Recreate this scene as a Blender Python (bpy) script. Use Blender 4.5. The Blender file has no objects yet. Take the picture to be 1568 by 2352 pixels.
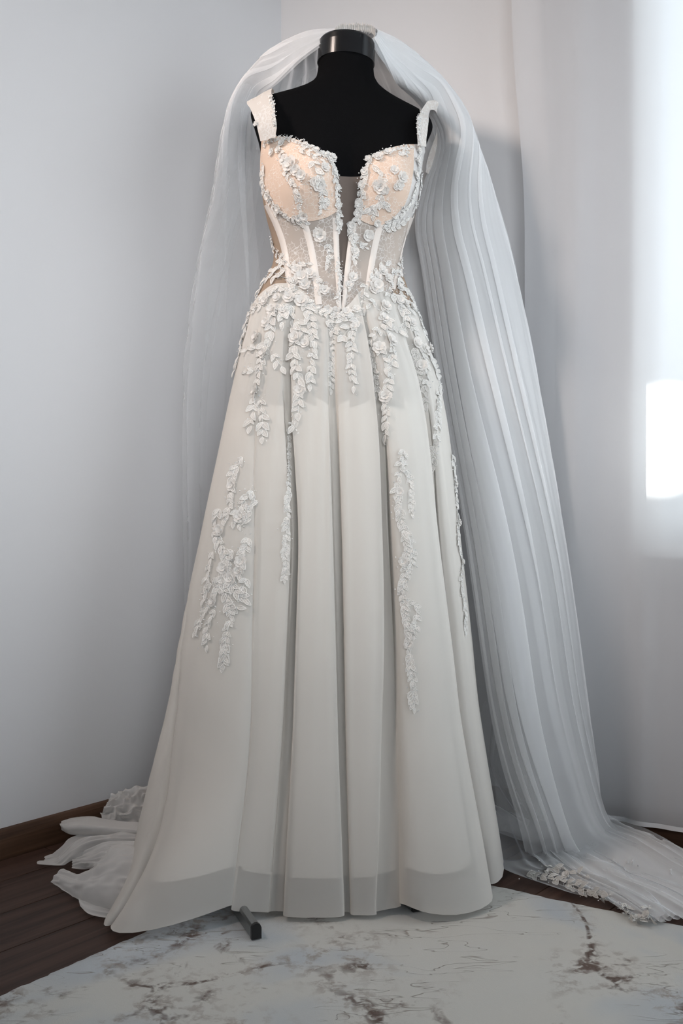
import bpy, math, random
import numpy as np
from mathutils import Vector, Matrix
from mathutils.bvhtree import BVHTree

random.seed(7)
rng = np.random.default_rng(7)
SC = bpy.context.scene
COL = SC.collection
R = math.radians

# ------------------------------------------------------------------ camera, world, lights, exposure
F, CAMH, D = 2300.0, 0.66, 1.92            # focal length in px of a 1568x2352 frame, camera height, distance of the dress form
cam = bpy.data.cameras.new('camera')
cam.sensor_fit = 'VERTICAL'; cam.sensor_height = 36.0
cam.lens = F / 2352.0 * 36.0
cam.clip_start = 0.02
camo = bpy.data.objects.new('camera', cam); COL.objects.link(camo)
camo.location = (0, 0, CAMH); camo.rotation_euler = (R(90), 0, 0)
SC.camera = camo

# room geometry: the corner and the two wall directions
C0 = np.array([-0.152, 2.522]); DL = np.array([0.632, 0.775]); DR = np.array([0.840, -0.542])
NR = np.array([-0.542, -0.840])            # right wall: towards the room
NL = np.array([0.775, -0.632])             # left wall: towards the room

w = bpy.data.worlds.new('sky'); SC.world = w; w.use_nodes = True
w.node_tree.nodes['Background'].inputs[0].default_value = (0.72, 0.84, 1.0, 1)
w.node_tree.nodes['Background'].inputs[1].default_value = 1.0

def area(name, loc, target, sx, sy, power, col, spread=180):
    l = bpy.data.lights.new(name, 'AREA'); l.shape = 'RECTANGLE'; l.size = sx; l.size_y = sy
    l.energy = power; l.color = col; l.spread = R(spread)
    o = bpy.data.objects.new(name, l); COL.objects.link(o)
    o.location = loc
    o.rotation_euler = (Vector(target) - Vector(loc)).to_track_quat('-Z', 'Y').to_euler()
    return o
# warm lamp assumed up on the left, out of view
area('key_lamp', (-1.22, 1.02, 2.22), (0.30, 2.05, 1.02), 0.24, 0.24, 3.5, (1.0, 0.84, 0.75), 84)
# unseen fill light added behind the camera, a narrow beam strongest at mid height
area('front_fill', (0.20, -0.80, 1.25), (-0.24, 2.1, 1.06), 1.1, 0.8, 3.1, (0.93, 0.96, 1.0), 49)
# cool fill light added out of view on the right, whitens the veil
area('right_fill', (1.68, 0.52, 1.20), (0.22, 2.02, 1.08), 1.5, 1.5, 3.6, (0.89, 0.945, 1.0), 86)
# added area lamp standing in for sky, just outside the curtained window
wc = C0 + DR * 1.95 - NR * 0.50
area('window_daylight', (wc[0], wc[1], 1.45), (wc[0] + NR[0], wc[1] + NR[1], 1.40), 1.7, 1.6, 48.0, (0.88, 0.94, 1.0), 170)
# low sun assumed; an added spot stands in: narrow beam through the window edge
sun_spot = bpy.data.lights.new('sun_patch_spot', 'SPOT'); sun_spot.energy = 5200.0; sun_spot.spot_size = R(2.2); sun_spot.spot_blend = 0.12; sun_spot.shadow_soft_size = 0.02; sun_spot.color = (1, 0.97, 0.93)
sun_spot_o = bpy.data.objects.new('sun_patch_spot', sun_spot); COL.objects.link(sun_spot_o)
hit_ = C0 + DR * 0.965 + NR * 0.07; sd = Vector((NR[0] * 0.9 - DR[0] * 0.33, NR[1] * 0.9 - DR[1] * 0.33, -0.14)).normalized()
sun_spot_o.location = Vector((hit_[0], hit_[1], 0.80)) - sd * 5.3
sun_spot_o.rotation_euler = sd.to_track_quat('-Z', 'Y').to_euler()

SC.view_settings.view_transform = 'Standard'
SC.view_settings.look = 'None'
SC.view_settings.exposure = 0.30
SC.view_settings.gamma = 1.0
SC.view_settings.use_curve_mapping = False
SC.cycles.transparent_max_bounces = 18
SC.cycles.max_bounces = 5
SC.cycles.diffuse_bounces = 2
SC.cycles.glossy_bounces = 2
SC.cycles.transmission_bounces = 3
SC.cycles.use_adaptive_sampling = True
SC.cycles.adaptive_threshold = 0.08
SC.cycles.sample_clamp_indirect = 4.0

# ------------------------------------------------------------------ helpers
def P(x, y, Y):                            # a point at depth Y metres seen at pixel (x, y) of the photograph
    return np.array([(x - 784.0) / F * Y, Y, CAMH - (y - 1176.0) / F * Y])
def PF(x, y, z=0.0):                       # a point at height z (below eye level) seen at pixel (x, y)
    Y = F * (CAMH - z) / (y - 1176.0)
    return np.array([(x - 784.0) / F * Y, Y, z])
def proj(p):
    return 784.0 + p[..., 0] / p[..., 1] * F, 1176.0 - (p[..., 2] - CAMH) / p[..., 1] * F

def smooth01(t):
    t = np.clip(t, 0, 1); return t * t * (3 - 2 * t)

def pchip(xs, ys, x):
    xs = np.asarray(xs, float); ys = np.asarray(ys, float); x = np.asarray(x, float)
    if xs[0] > xs[-1]: xs = xs[::-1]; ys = ys[::-1]
    h = np.diff(xs); d = np.diff(ys) / h
    m = np.zeros_like(ys); m[0] = d[0]; m[-1] = d[-1]
    for i in range(1, len(xs) - 1):
        if d[i - 1] * d[i] > 0:
            w1 = 2 * h[i] + h[i - 1]; w2 = h[i] + 2 * h[i - 1]
            m[i] = (w1 + w2) / (w1 / d[i - 1] + w2 / d[i])
    x = np.clip(x, xs[0], xs[-1])
    i = np.clip(np.searchsorted(xs, x) - 1, 0, len(xs) - 2)
    t = (x - xs[i]) / h[i]
    return ((2*t**3 - 3*t**2 + 1) * ys[i] + (t**3 - 2*t**2 + t) * h[i] * m[i]
            + (-2*t**3 + 3*t**2) * ys[i + 1] + (t**3 - t**2) * h[i] * m[i + 1])

def spline(pts, n, closed=False):          # n points along a Catmull-Rom curve, even in arc length
    p = np.asarray(pts, float)
    q = np.vstack([2 * p[0] - p[1], p, 2 * p[-1] - p[-2]])
    out = []
    for i in range(len(p) - 1):
        a, b, c, d = q[i], q[i + 1], q[i + 2], q[i + 3]
        for t in np.linspace(0, 1, 16, endpoint=False):
            out.append(0.5 * ((2*b) + (-a + c)*t + (2*a - 5*b + 4*c - d)*t*t + (-a + 3*b - 3*c + d)*t**3))
    out.append(p[-1]); out = np.array(out)
    s = np.concatenate([[0], np.cumsum(np.linalg.norm(np.diff(out, axis=0), axis=1))])
    u = np.linspace(0, s[-1], n)
    return np.stack([np.interp(u, s, out[:, k]) for k in range(out.shape[1])], 1)

def polyline(pts, n):
    p = np.asarray(pts, float)
    s = np.concatenate([[0], np.cumsum(np.linalg.norm(np.diff(p, axis=0), axis=1))])
    u = np.linspace(0, s[-1], n)
    return np.stack([np.interp(u, s, p[:, k]) for k in range(p.shape[1])], 1)

def vnoise(x, y, seed=0):                  # smooth 2-D value noise, -1..1
    r = np.random.default_rng(seed); T = r.uniform(-1, 1, (64, 64))
    xi = np.floor(x).astype(int); yi = np.floor(y).astype(int)
    fx = x - xi; fy = y - yi; fx = fx*fx*(3 - 2*fx); fy = fy*fy*(3 - 2*fy)
    g = lambda a, b: T[a % 64, b % 64]
    return (g(xi, yi)*(1-fx) + g(xi+1, yi)*fx)*(1-fy) + (g(xi, yi+1)*(1-fx) + g(xi+1, yi+1)*fx)*fy

def link(name, me, mat=None, parent=None, smooth=True):
    o = bpy.data.objects.new(name, me); COL.objects.link(o)
    if mat is not None:
        for m in (mat if isinstance(mat, (list, tuple)) else [mat]): me.materials.append(m)
    if smooth: me.polygons.foreach_set('use_smooth', [True] * len(me.polygons))
    if parent is not None: attach(o, parent)
    return o
def base_of(o):
    v = Vector((0, 0, 0))
    while o is not None:
        v = v + o.location; o = o.parent
    return v
def attach(o, parent):
    o.parent = parent
    if parent.get('anchor'):
        o.matrix_parent_inverse = Matrix.Translation(-Vector(parent.location))
def mesh(name, verts, faces, mat=None, parent=None, smooth=True):
    me = bpy.data.meshes.new(name)
    me.from_pydata([tuple(map(float, v)) for v in verts], [], [tuple(map(int, f)) for f in faces]); me.update()
    return link(name, me, mat, parent, smooth)
def grid_faces(nu, nv, cu=False, cv=False, base=0):
    f = []
    for i in range(nu if cu else nu - 1):
        for j in range(nv if cv else nv - 1):
            a = i * nv + j; b = ((i + 1) % nu) * nv + j
            c = ((i + 1) % nu) * nv + (j + 1) % nv; d = i * nv + (j + 1) % nv
            f.append((base + a, base + b, base + c, base + d))
    return f
def grid(name, pts, mat, parent=None, cu=False, smooth=True):
    nu, nv = pts.shape[:2]
    return mesh(name, pts.reshape(-1, 3), grid_faces(nu, nv, cu), mat, parent, smooth)
def empty(name, loc, label, cat, group=None):
    o = bpy.data.objects.new(name, None); COL.objects.link(o); o.location = loc; o.empty_display_size = 0.1
    o['label'] = label; o['category'] = cat; o['anchor'] = 1
    if group: o['group'] = group
    return o
class MB:                                  # collects simple solids into one mesh
    def __init__(s): s.v = []; s.f = []; s.mi = []
    def add(s, v, f, mi=0):
        b = len(s.v); s.v += [tuple(map(float, q)) for q in v]; s.f += [tuple(b + k for k in q) for q in f]; s.mi += [mi] * len(f)
    def prism(s, bottom, top, mi=0):
        n = len(bottom)
        s.add(list(bottom) + list(top), [tuple(range(n))[::-1], tuple(range(n, 2 * n))] +
              [(i, (i + 1) % n, n + (i + 1) % n, n + i) for i in range(n)], mi)
    def tube(s, pts, r, n=6, mi=0, taper=1.0):
        pts = np.asarray(pts, float); m = len(pts); vs = []
        ref = np.array([0.13, 0.31, 0.94])
        for i in range(m):
            t = pts[min(i + 1, m - 1)] - pts[max(i - 1, 0)]; t = t / (np.linalg.norm(t) + 1e-12)
            a = np.cross(t, ref); a /= np.linalg.norm(a) + 1e-12; b = np.cross(t, a)
            rr = r * (1 + (taper - 1) * i / max(1, m - 1))
            for k in range(n):
                th = 2 * math.pi * k / n; vs.append(pts[i] + rr * (a * math.cos(th) + b * math.sin(th)))
        f = []
        for i in range(m - 1):
            for k in range(n): f.append((i*n + k, i*n + (k+1) % n, (i+1)*n + (k+1) % n, (i+1)*n + k))
        f.append(tuple(range(n))[::-1]); f.append(tuple((m - 1)*n + k for k in range(n)))
        s.add(vs, f, mi)
    def build(s, name, mat, parent=None, smooth=False):
        o = mesh(name, s.v, s.f, mat, parent, smooth)
        if len(set(s.mi)) > 1: o.data.polygons.foreach_set('material_index', s.mi)
        return o

# ------------------------------------------------------------------ materials
def mat_new(name):
    m = bpy.data.materials.new(name); m.use_nodes = True
    nt = m.node_tree
    for n in list(nt.nodes): nt.nodes.remove(n)
    out = nt.nodes.new('ShaderNodeOutputMaterial')
    return m, nt, out
def N(nt, t, **kw):
    n = nt.nodes.new(t)
    for k, v in kw.items():
        if k.startswith('i_'): n.inputs[k[2:].replace('_', ' ')].default_value = v
        else: setattr(n, k, v)
    return n
def L(nt, a, b): nt.links.new(a, b)
def ramp(nt, fac, stops):
    r = N(nt, 'ShaderNodeValToRGB'); e = r.color_ramp.elements
    while len(e) < len(stops): e.new(0.5)
    for q, (p, c) in zip(e, stops):
        q.position = p; q.color = (*c, 1) if len(c) == 3 else c
    L(nt, fac, r.inputs[0]); return r.outputs[0]
def math_(nt, op, a, b=None, c=None):
    n = N(nt, 'ShaderNodeMath', operation=op)
    for i, q in enumerate((a, b, c)):
        if q is None: continue
        if isinstance(q, (int, float)): n.inputs[i].default_value = q
        else: L(nt, q, n.inputs[i])
    return n.outputs[0]
def pbr(name, col, rough=0.6, metal=0.0, spec=0.5, bump=None, noise=None, sheen=0.0):
    m, nt, out = mat_new(name)
    b = N(nt, 'ShaderNodeBsdfPrincipled'); L(nt, b.outputs[0], out.inputs[0])
    b.inputs['Roughness'].default_value = rough; b.inputs['Metallic'].default_value = metal
    b.inputs['Specular IOR Level'].default_value = spec; b.inputs['Base Color'].default_value = (*col, 1)
    if sheen: b.inputs['Sheen Weight'].default_value = sheen
    tc = N(nt, 'ShaderNodeTexCoord')
    if noise:
        sc, amt = noise; no = N(nt, 'ShaderNodeTexNoise'); no.inputs['Scale'].default_value = sc; no.inputs['Detail'].default_value = 6
        L(nt, tc.outputs['Object'], no.inputs['Vector'])
        c = ramp(nt, no.outputs['Fac'], [(0.3, tuple(k*(1-amt) for k in col)), (0.7, tuple(min(1, k*(1+amt)) for k in col))])
        L(nt, c, b.inputs['Base Color'])
    if bump:
        sc, st = bump; no = N(nt, 'ShaderNodeTexNoise'); no.inputs['Scale'].default_value = sc; no.inputs['Detail'].default_value = 4
        L(nt, tc.outputs['Object'], no.inputs['Vector'])
        bu = N(nt, 'ShaderNodeBump'); bu.inputs['Strength'].default_value = st; bu.inputs['Distance'].default_value = 0.002
        L(nt, no.outputs['Fac'], bu.inputs['Height']); L(nt, bu.outputs[0], b.inputs['Normal'])
    return m
def tulle(name, col, a0, trans=0.4, vein=None, gathered=False):
    """net fabric: lets (1-a0) of the light through when seen square on, less when seen along the cloth"""
    m, nt, out = mat_new(name)
    geo = N(nt, 'ShaderNodeNewGeometry')
    dot = N(nt, 'ShaderNodeVectorMath', operation='DOT_PRODUCT'); L(nt, geo.outputs['Normal'], dot.inputs[0]); L(nt, geo.outputs['Incoming'], dot.inputs[1])
    c = math_(nt, 'MAXIMUM', math_(nt, 'ABSOLUTE', dot.outputs['Value']), 0.06)
    g_ = 1.0
    if gathered:                           # how much net is gathered into each centimetre here
        at = N(nt, 'ShaderNodeAttribute', attribute_name='gather'); g_ = at.outputs['Fac']
    al = math_(nt, 'SUBTRACT', 1.0, math_(nt, 'POWER', 1.0 - a0, math_(nt, 'DIVIDE', g_, c)))
    d = N(nt, 'ShaderNodeBsdfDiffuse'); d.inputs[0].default_value = (*col, 1)
    t = N(nt, 'ShaderNodeBsdfTranslucent'); t.inputs[0].default_value = (*col, 1)
    mx = N(nt, 'ShaderNodeMixShader'); mx.inputs[0].default_value = trans
    L(nt, d.outputs[0], mx.inputs[1]); L(nt, t.outputs[0], mx.inputs[2])
    tc = N(nt, 'ShaderNodeTexCoord')
    if vein:                               # fine thread network lying on the net
        sc, width, vcol = vein
        no = N(nt, 'ShaderNodeTexNoise'); no.inputs['Scale'].default_value = sc * 0.6; no.inputs['Detail'].default_value = 2
        L(nt, tc.outputs['Object'], no.inputs['Vector'])
        ad = N(nt, 'ShaderNodeMixRGB', blend_type='ADD'); ad.inputs[0].default_value = 0.6 / sc * 1.4
        L(nt, tc.outputs['Object'], ad.inputs[1]); L(nt, no.outputs['Color'], ad.inputs[2])
        vo = N(nt, 'ShaderNodeTexVoronoi', feature='DISTANCE_TO_EDGE'); vo.inputs['Scale'].default_value = sc
        L(nt, ad.outputs[0], vo.inputs['Vector'])
        k = math_(nt, 'LESS_THAN', vo.outputs['Distance'], width)
        n2 = N(nt, 'ShaderNodeTexNoise'); n2.inputs['Scale'].default_value = sc * 0.18
        L(nt, tc.outputs['Object'], n2.inputs['Vector'])
        k = math_(nt, 'MULTIPLY', k, math_(nt, 'MULTIPLY', math_(nt, 'GREATER_THAN', n2.outputs['Fac'], 0.42), 0.85))
        cm = N(nt, 'ShaderNodeMixRGB'); cm.inputs[1].default_value = (*col, 1); cm.inputs[2].default_value = (*vcol, 1); L(nt, k, cm.inputs[0])
        L(nt, cm.outputs[0], d.inputs[0]); L(nt, cm.outputs[0], t.inputs[0])
        al = math_(nt, 'MAXIMUM', al, k)
    tr = N(nt, 'ShaderNodeBsdfTransparent')
    fm = N(nt, 'ShaderNodeMixShader'); L(nt, al, fm.inputs[0]); L(nt, tr.outputs[0], fm.inputs[1]); L(nt, mx.outputs[0], fm.inputs[2])
    L(nt, fm.outputs[0], out.inputs[0])
    return m
def wood(name, dark, light, axis, scale=1.0, rough=0.45):
    m, nt, out = mat_new(name)
    b = N(nt, 'ShaderNodeBsdfPrincipled'); L(nt, b.outputs[0], out.inputs[0]); b.inputs['Roughness'].default_value = rough; b.inputs['Specular IOR Level'].default_value = 0.3
    tc = N(nt, 'ShaderNodeTexCoord'); mp = N(nt, 'ShaderNodeMapping')
    mp.inputs['Rotation'].default_value = (0, 0, -axis); L(nt, tc.outputs['Object'], mp.inputs['Vector'])
    m2 = N(nt, 'ShaderNodeMapping'); m2.inputs['Scale'].default_value = (3 * scale, 60 * scale, 60 * scale); L(nt, mp.outputs[0], m2.inputs['Vector'])
    oi = N(nt, 'ShaderNodeObjectInfo')
    ad = N(nt, 'ShaderNodeVectorMath', operation='ADD'); L(nt, m2.outputs[0], ad.inputs[0])
    cx = N(nt, 'ShaderNodeCombineXYZ'); L(nt, math_(nt, 'MULTIPLY', oi.outputs['Random'], 37.0), cx.inputs[0]); L(nt, cx.outputs[0], ad.inputs[1])
    no = N(nt, 'ShaderNodeTexNoise'); no.inputs['Scale'].default_value = 1.0; no.inputs['Detail'].default_value = 8; no.inputs['Distortion'].default_value = 0.6
    L(nt, ad.outputs[0], no.inputs['Vector'])
    f = math_(nt, 'ADD', no.outputs['Fac'], math_(nt, 'MULTIPLY', math_(nt, 'SUBTRACT', oi.outputs['Random'], 0.5), 0.16))
    L(nt, ramp(nt, f, [(0.3, dark), (0.7, light)]), b.inputs['Base Color'])
    bu = N(nt, 'ShaderNodeBump'); bu.inputs['Strength'].default_value = 0.25; bu.inputs['Distance'].default_value = 0.001
    L(nt, no.outputs['Fac'], bu.inputs['Height']); L(nt, bu.outputs[0], b.inputs['Normal'])
    return m

M_wall = pbr('wall_paint', (0.80, 0.80, 0.81), 0.7, spec=0.25, bump=(180, 0.05))
M_ceil = pbr('ceiling_paint', (0.85, 0.85, 0.85), 0.8)
M_black = pbr('black_stretch_fabric', (0.0045, 0.0045, 0.005), 0.95, spec=0.05, bump=(900, 0.2))
M_gloss = pbr('black_glossy_plastic', (0.010, 0.010, 0.011), 0.22, spec=0.3, bump=(30, 0.06))
M_steel = pbr('grey_aluminium', (0.30, 0.31, 0.31), 0.4, metal=0.9, bump=(300, 0.05))
M_cap = pbr('black_plastic', (0.008, 0.008, 0.009), 0.45)
M_tulle = tulle('ivory_tulle', (0.88, 0.845, 0.79), 0.60, 0.15)
M_tulle2 = pbr('ivory_lining', (0.82, 0.785, 0.73), 0.8, spec=0.1)
M_yoke = tulle('sheer_hip_lining', (0.82, 0.79, 0.74), 0.45, 0.15)
M_train = tulle('ivory_train_tulle', (0.93, 0.92, 0.90), 0.62, 0.3)
M_veil = tulle('white_veil_tulle', (0.97, 0.975, 0.98), 0.30, 0.14, gathered=True)
M_veil_soft = tulle('white_veil_inner_tulle', (0.90, 0.92, 0.94), 0.10, 0.12, gathered=True)
M_net = tulle('nude_lace_net', (0.70, 0.61, 0.54), 0.70, 0.15, vein=(125, 0.042, (0.9, 0.86, 0.82)))
M_nude = tulle('nude_power_mesh', (0.50, 0.38, 0.29), 0.72, 0.2)
M_taupe = tulle('taupe_mesh', (0.24, 0.195, 0.17), 0.70, 0.15)
M_cup = tulle('nude_cup_satin_with_lace', (0.80, 0.62, 0.50), 0.985, 0.05, vein=(125, 0.03, (0.92, 0.84, 0.77)))
M_sidelace = tulle('white_side_lace', (0.86, 0.83, 0.80), 0.93, 0.2, vein=(110, 0.06, (0.93, 0.91, 0.89)))
M_satin = pbr('ivory_satin_tape', (0.78, 0.71, 0.65), 0.45, spec=0.3, bump=(500, 0.1))
M_lace = pbr('white_lace_cord', (0.90, 0.88, 0.84), 0.55, spec=0.4, bump=(900, 0.4))
M_lacefill = tulle('lace_fill', (0.90, 0.87, 0.83), 0.42, 0.2, vein=(420, 0.16, (0.90, 0.87, 0.83)))
M_petal = tulle('lace_petal', (0.90, 0.87, 0.83), 0.82, 0.2)
M_strap = tulle('lace_strap', (0.82, 0.77, 0.72), 0.9, 0.2, vein=(140, 0.08, (0.93, 0.91, 0.88)))
M_bead = pbr('pearl_bead', (0.93, 0.92, 0.90), 0.12, spec=0.9)
M_sequin = pbr('clear_sequin', (0.90, 0.91, 0.92), 0.15, metal=0.35, spec=1.0)
M_curtain = tulle('sheer_white_curtain', (0.90, 0.91, 0.93), 0.80, 0.55)
M_hem = pbr('curtain_hem_tape', (0.85, 0.86, 0.88), 0.7)
M_frame = pbr('white_window_frame', (0.85, 0.86, 0.87), 0.4)
AX = math.atan2(DL[1], DL[0]); AXR = math.atan2(DR[1], DR[0])
M_plank = wood('brown_plank', (0.034, 0.017, 0.012), (0.095, 0.052, 0.037), AX, 1.0, 0.55)
M_base_l = wood('brown_skirting', (0.055, 0.028, 0.016), (0.150, 0.082, 0.050), AX, 1.0, 0.45)
M_base_r = wood('brown_skirting_right', (0.055, 0.028, 0.016), (0.150, 0.082, 0.050), AXR, 1.0, 0.45)
M_under = pbr('floor_underlay', (0.02, 0.015, 0.012), 0.9)

# ------------------------------------------------------------------ the room
LW, RW, HH, TH = 3.2, 3.0, 2.6, 0.20
A0 = C0 - DL * LW; B0 = C0 + DR * RW; E0 = A0 + DR * RW
def structure(o): o['kind'] = 'structure'; return o
def wall_box(name, p, q, n, z0=0, z1=HH, th=TH, mat=None):
    mb = MB(); a = [p, q, q - n * th, p - n * th]
    mb.prism([(k[0], k[1], z0) for k in a], [(k[0], k[1], z1) for k in a])
    return structure(mb.build(name, mat or M_wall))
wall_box('wall_left', A0 - DL * 0.2, C0 + DL * 0.2, NL)
# right wall with its window opening
S0, S1, WZ0, WZ1 = 0.945, 2.80, 0.60, 2.20
mb = MB()
def rw(s0, s1, z0, z1):
    p, q = C0 + DR * s0, C0 + DR * s1; a = [p, q, q - NR * TH, p - NR * TH]
    mb.prism([(k[0], k[1], z0) for k in a], [(k[0], k[1], z1) for k in a])
rw(-0.0, S0, 0, HH); rw(S1, RW + 0.2, 0, HH); rw(S0, S1, 0, WZ0); rw(S0, S1, WZ1, HH)
wr = structure(mb.build('wall_right', M_wall))
wall_box('wall_back', E0 + DR*0.2, A0 - DR*0.2, DL)
wall_box('wall_near', B0 + DL * 0.2, E0 - DL * 0.2, -DR)
mb = MB(); q = [A0 - DR*.3 - DL*.3, C0 - DR*.3 + DL*.3, B0 + DL*.3 + DR*.3, E0 - DL*.3 + DR*.3]
mb.prism([(k[0], k[1], HH) for k in q], [(k[0], k[1], HH + 0.1) for k in q]); structure(mb.build('ceiling', M_ceil))
mb = MB(); mb.prism([(k[0], k[1], -0.1) for k in q], [(k[0], k[1], -0.014) for k in q])
floor = structure(mb.build('floor', M_under))
# planks running along the left wall, clipped to the room
def clip(poly, p, n):
    out = []
    for i in range(len(poly)):
        a, b = poly[i], poly[(i + 1) % len(poly)]; da, db = np.dot(a - p, n), np.dot(b - p, n)
        if da >= 0: out.append(a)
        if (da >= 0) != (db >= 0): out.append(a + (b - a) * da / (da - db))
    return out
DLp = np.array([DL[1], -DL[0]])            # across the planks
PW, PL_ = 0.128, 1.05
for i in range(-1, 26):
    off = (0.37 * i * i) % PL_
    for j in range(-5, 5):
        u0, v0 = i * PW - 0.017, j * PL_ + off - 0.7
        g = 0.0011
        poly = [C0 + DLp * (u0 + g) + DL * (v0 + g), C0 + DLp * (u0 + PW - g) + DL * (v0 + g),
                C0 + DLp * (u0 + PW - g) + DL * (v0 + PL_ - g), C0 + DLp * (u0 + g) + DL * (v0 + PL_ - g)]
        for p, n in ((A0, NL), (C0, NR), (A0, DL), (B0, -DR)):
            if len(poly) >= 3: poly = clip(poly, p, n)
        if len(poly) < 3: continue
        c = sum(poly) / len(poly)
        if c[1] < -0.6: continue
        ar = 0.5 * abs(sum(poly[k][0]*poly[(k+1) % len(poly)][1] - poly[(k+1) % len(poly)][0]*poly[k][1] for k in range(len(poly))))
        if ar < 0.004: continue
        mb = MB(); cc = np.array(c)
        top = [(*(k + (cc - k) / (np.linalg.norm(cc - k) + 1e-9) * 0.0012), 0.0) for k in poly]
        mb.prism([(k[0], k[1], -0.013) for k in poly], [(k[0], k[1], -0.0012) for k in poly])
        mb.f.pop(1); mb.mi.pop(1)
        n = len(poly); b = len(mb.v)
        mb.v += [tuple(t) for t in top]; mb.f.append(tuple(range(b, b + n))); mb.mi.append(0)
        for k in range(n): mb.f.append((n + k, n + (k + 1) % n, b + (k + 1) % n, b + k)); mb.mi.append(0)
        mb.build('plank', M_plank, floor)
# baseboards with a rounded top edge
def baseboard(name, p, q, n, mat):
    prof = [(0, 0), (0.016, 0), (0.016, 0.038), (0.013, 0.048), (0.007, 0.054), (0, 0.056)]
    mb = MB()
    a = [(p[0] + n[0]*d, p[1] + n[1]*d, z) for d, z in prof]; b = [(q[0] + n[0]*d, q[1] + n[1]*d, z) for d, z in prof]
    mb.prism(a, b); return structure(mb.build(name, mat))
baseboard('baseboard_left', A0, C0, NL, M_base_l)
baseboard('baseboard_right', C0, B0, NR, M_base_r)
# window in the right wall
def wbox(mb, s0, s1, z0, z1, d0, d1):
    p, q = C0 + DR * s0, C0 + DR * s1; a = [p - NR*d0, q - NR*d0, q - NR*d1, p - NR*d1]
    mb.prism([(k[0], k[1], z0) for k in a], [(k[0], k[1], z1) for k in a])
mb = MB()
wbox(mb, S0, S0 + 0.05, WZ0, WZ1, 0.09, 0.15); wbox(mb, S1 - 0.05, S1, WZ0, WZ1, 0.09, 0.15)
wbox(mb, S0 + .05, S1 - .05, WZ0, WZ0 + 0.05, 0.09, 0.15); wbox(mb, S0 + .05, S1 - .05, WZ1 - 0.05, WZ1, 0.09, 0.15)
win = structure(mb.build('window_1', M_frame))
mb = MB(); wbox(mb, (S0 + S1)/2 - .03, (S0 + S1)/2 + .03, WZ0 + .05, WZ1 - .05, 0.10, 0.145); mb.build('mullion', M_frame, win)
mb = MB(); wbox(mb, S0 - .02, S1 + .02, WZ0 - 0.03, WZ0, -0.03, 0.09); mb.build('window_sill', M_frame, win)
m, nt, out = mat_new('window_glass')
gl = N(nt, 'ShaderNodeBsdfGlossy'); gl.inputs['Roughness'].default_value = 0.02
tr = N(nt, 'ShaderNodeBsdfTransparent'); tr.inputs[0].default_value = (0.95, 0.97, 0.96, 1)
fr = N(nt, 'ShaderNodeFresnel'); mx = N(nt, 'ShaderNodeMixShader')
L(nt, fr.outputs[0], mx.inputs[0]); L(nt, tr.outputs[0], mx.inputs[1]); L(nt, gl.outputs[0], mx.inputs[2]); L(nt, mx.outputs[0], out.inputs[0])
for a, b in ((S0 + .05, (S0 + S1)/2 - .03), ((S0 + S1)/2 + .03, S1 - .05)):
    mb = MB(); wbox(mb, a, b, WZ0 + .05, WZ1 - .05, 0.118, 0.124); mb.build('pane', m, win)

# ------------------------------------------------------------------ the dress form's body
ROT = R(14.0); CR, SR = math.cos(ROT), math.sin(ROT)
TW = [(0.842, .160), (0.90, .166), (0.95, .166), (1.0, .163), (1.053, .152), (1.099, .133), (1.141, .119), (1.18, .124), (1.214, .135),
      (1.264, .147), (1.308, .152), (1.35, .158), (1.385, .170), (1.41, .178), (1.426, .172), (1.436, .155), (1.445, .130), (1.455, .103),
      (1.466, .080), (1.478, .064), (1.495, .0545), (1.52, .0520), (1.53, .0520)]
TF = [(0.842, .095), (0.95, .105), (1.053, .100), (1.141, .084), (1.214, .086), (1.30, .088), (1.36, .080), (1.41, .066), (1.436, .060),
      (1.455, .057), (1.478, .054), (1.495, .0525), (1.53, .052)]
TB = [(0.842, .115), (0.95, .120), (1.053, .102), (1.141, .076), (1.214, .078), (1.30, .086), (1.36, .086), (1.41, .078), (1.436, .068),
      (1.455, .060), (1.478, .054), (1.495, .052), (1.53, .051)]
def cx_(z): return 0.0075 + (z - 1.5) * 0.045
def torso_raw(th, z):
    w_ = pchip(*zip(*TW), z); f_ = pchip(*zip(*TF), z); b_ = pchip(*zip(*TB), z)
    s, c = np.sin(th), np.cos(th); e = 2 / 2.25
    x = w_ * np.sign(s) * np.abs(s) ** e
    y = -np.where(c > 0, f_, b_) * np.sign(c) * np.abs(c) ** e
    zb = np.where(z > 1.262, 0.075, 0.062)
    bump = 0.050 * np.exp(-((np.abs(x) - 0.082) / 0.060) ** 2) * np.exp(-((z - 1.262) / zb) ** 2) * np.clip(c * 1.6, 0, 1)
    y = y - bump
    return x, y
def torso(th, z, off=0.0):
    th = np.asarray(th, float); z = np.asarray(z, float)
    x, y = torso_raw(th, z)
    if np.any(off):
        e = 1e-3
        xa, ya = torso_raw(th + e, z); xb, yb = torso_raw(th - e, z)
        xc, yc = torso_raw(th, np.minimum(z + e, 1.53)); xd, yd = torso_raw(th, np.maximum(z - e, .842))
        tu = np.stack([xa - xb, ya - yb, 0 * x], -1); tv = np.stack([xc - xd, yc - yd, 2 * e + 0 * x], -1)
        n = np.cross(tu, tv); n /= np.linalg.norm(n, axis=-1, keepdims=True) + 1e-12
        x = x + n[..., 0] * off; y = y + n[..., 1] * off; z = z + n[..., 2] * off
    return np.stack([CR * x - SR * y + cx_(z), SR * x + CR * y + D, z], -1)
TH_, ZZ_ = np.meshgrid(np.linspace(-math.pi, math.pi, 200, endpoint=False), np.concatenate([np.linspace(0.842, 1.38, 70), np.linspace(1.385, 1.53, 60)]), indexing='ij')
def torso_bvh(off):
    p = torso(TH_, ZZ_, off); nu, nv = p.shape[:2]
    return BVHTree.FromPolygons([tuple(q) for q in p.reshape(-1, 3)], grid_faces(nu, nv, True))

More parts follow.
